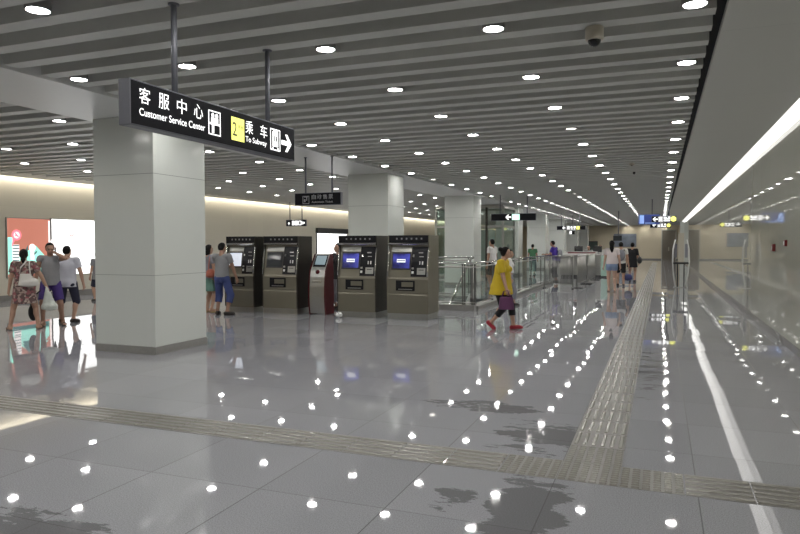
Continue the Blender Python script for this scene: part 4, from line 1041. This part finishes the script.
# behind the railing
t, J, W = person('person in white shirt and black shorts standing behind the stair railing', -5.55, 23.1, FACE(70), 1.78, FV, 'skindk',
    hands={'R': (.28, .04, .84)}, top=('whitecl', .92, .55, .02, 'tee'), bottom=('blackcl', .9, 'shorts'))
t, J, W = person('person in green tee, back turned, beyond the railing', -6.18, 34.6, FACE(0), 1.60, FV, 'skindk', top=('green', .84, .55, .03, 'tee'), bottom=('navy', 1.7, 'pants'), hair='short')
t, J, W = person('person in violet blue tee leaning forward behind the barred barrier', -4.06, 28.3, FACE(75), 1.74, FV, 'skindk', sh=(0, .10), headoff=(0, .05), head_pitch=R(-15),
    hands={'L': (-.15, .46, 1.17), 'R': (.15, .44, 1.17)}, elbows={'L': (-.3, -.6, -.7), 'R': (.3, -.6, -.7)}, top=('violet', .90, .55, .02, 'tee'), bottom=('navy', 1.7, 'pants'))
bag('backpack', 'dark backpack on the person in violet blue tee', 'bag', W((0, -.16, 1.0)), FACE(75), [('el', (0, 0, .18), (.14, .09, .2))], 'greybag', FV)
# corridor
t, J, W = person('person with long dark hair in pale tee and denim shorts walking down the corridor', -1.52, 23.4, FACE(8), 1.72, NV+.0015, 'skinpale', fem=True, fat=.98, head_yaw=R(-12),
    feet={'L': (-.09, .02, 0, 4, 0), 'R': (.10, -.05, 0, -6, 0)}, hands={'L': (-.27, .03, .80), 'R': (.27, .06, .86)}, top=('pinkwhite', .93, .55, .03, 'tee'), bottom=('denimpale', .38, 'shorts'), hair='long', shoes=('darkshoe', 'sandal'))
t, J, W = person('person in white tee with pale backpack, just ahead of the denim shorts walker', -1.40, 26.6, FACE(5), 1.68, FV, 'skin', feet={'L': (-.10, .08, 0, 4, 0), 'R': (.10, -.08, 0, -4, 0)},
    hands={'R': (.30, .05, .70)}, top=('whitecl', .86, .55, .02, 'tee'), bottom=('blackcl', .85, 'shorts'))
bag('backpack', 'pale grey backpack on the person in white tee', 'bag', W((0, -.17, .98)), FACE(5), [('el', (0, 0, .20), (.15, .09, .22))], 'greybag', FV, [[(-.11, .0, .36), (-.11, .14, .42), (-.11, .22, .36)], [(.11, .0, .36), (.11, .14, .42), (.11, .22, .36)]], 'blackcl', .018)
bag('travel_bag', 'navy blue bag hanging low from the hand of the person with pale backpack', 'bag', W((.27, .02, .20)), 0, [('el', (0, 0, .14), (.15, .10, .12)), ('el', (0, 0, .09), (.15, .11, .09))], 'navybag', FV, [[(-.08, 0, .23), (-.05, 0, .46), (.05, 0, .46), (.08, 0, .23)]], 'navybag', .01)
t, J, W = person('person in black dress with black shoulder bag walking toward the end wall', -1.10, 29.6, FACE(-5), 1.66, FV, 'skin', fem=True, fat=1.05, top=('blackcl', .62, .8, .05, 'dress'), bottom=('blackcl', .55, 'shorts'), hair='bun')
bag('shoulder_bag', 'black shoulder bag at the side of the black dress person', 'bag', W((.30, -.05, .80)), 0, [('el', (0, 0, .12), (.10, .13, .15))], 'blackmat', FV, [[(0, 0, .25), (-.12, .02, .52)]], 'blackmat', .012)
# staff at the security counter
t, J, W = person('staff person in pale shirt behind the green end of the security counter', -2.78, 34.4, FACE(170), 1.56, FV, 'skin', top=('whitecl', .86, .55, .02, 'tee'), bottom=('navy', 1.7, 'pants'))
t, J, W = person('staff person in pale shirt behind the middle of the security counter', -3.85, 34.5, FACE(200), 1.52, FV, 'skin', top=('whitecl', .86, .55, .02, 'tee'), bottom=('navy', 1.7, 'pants'))
t, J, W = person('staff person in dark shirt beside the counter monitor', -3.40, 34.9, FACE(180), 1.53, FV, 'skin', top=('greycloth', .86, .55, .02, 'tee'), bottom=('navy', 1.7, 'pants'))

# ------------------------------------------------------------------ world and view
wd = bpy.data.worlds.new('world'); scn.world = wd; wd.use_nodes = True
wd.node_tree.nodes['Background'].inputs[0].default_value = (.5, .5, .5, 1); wd.node_tree.nodes['Background'].inputs[1].default_value = .02
vs = scn.view_settings; vs.view_transform = 'Standard'; vs.look = 'None'; vs.gamma = 1.; vs.exposure = .84; vs.use_curve_mapping = False
cy = scn.cycles
cy.use_denoising = True; cy.max_bounces = 8; cy.diffuse_bounces = 4; cy.glossy_bounces = 4; cy.transparent_max_bounces = 12; cy.sample_clamp_indirect = 6.
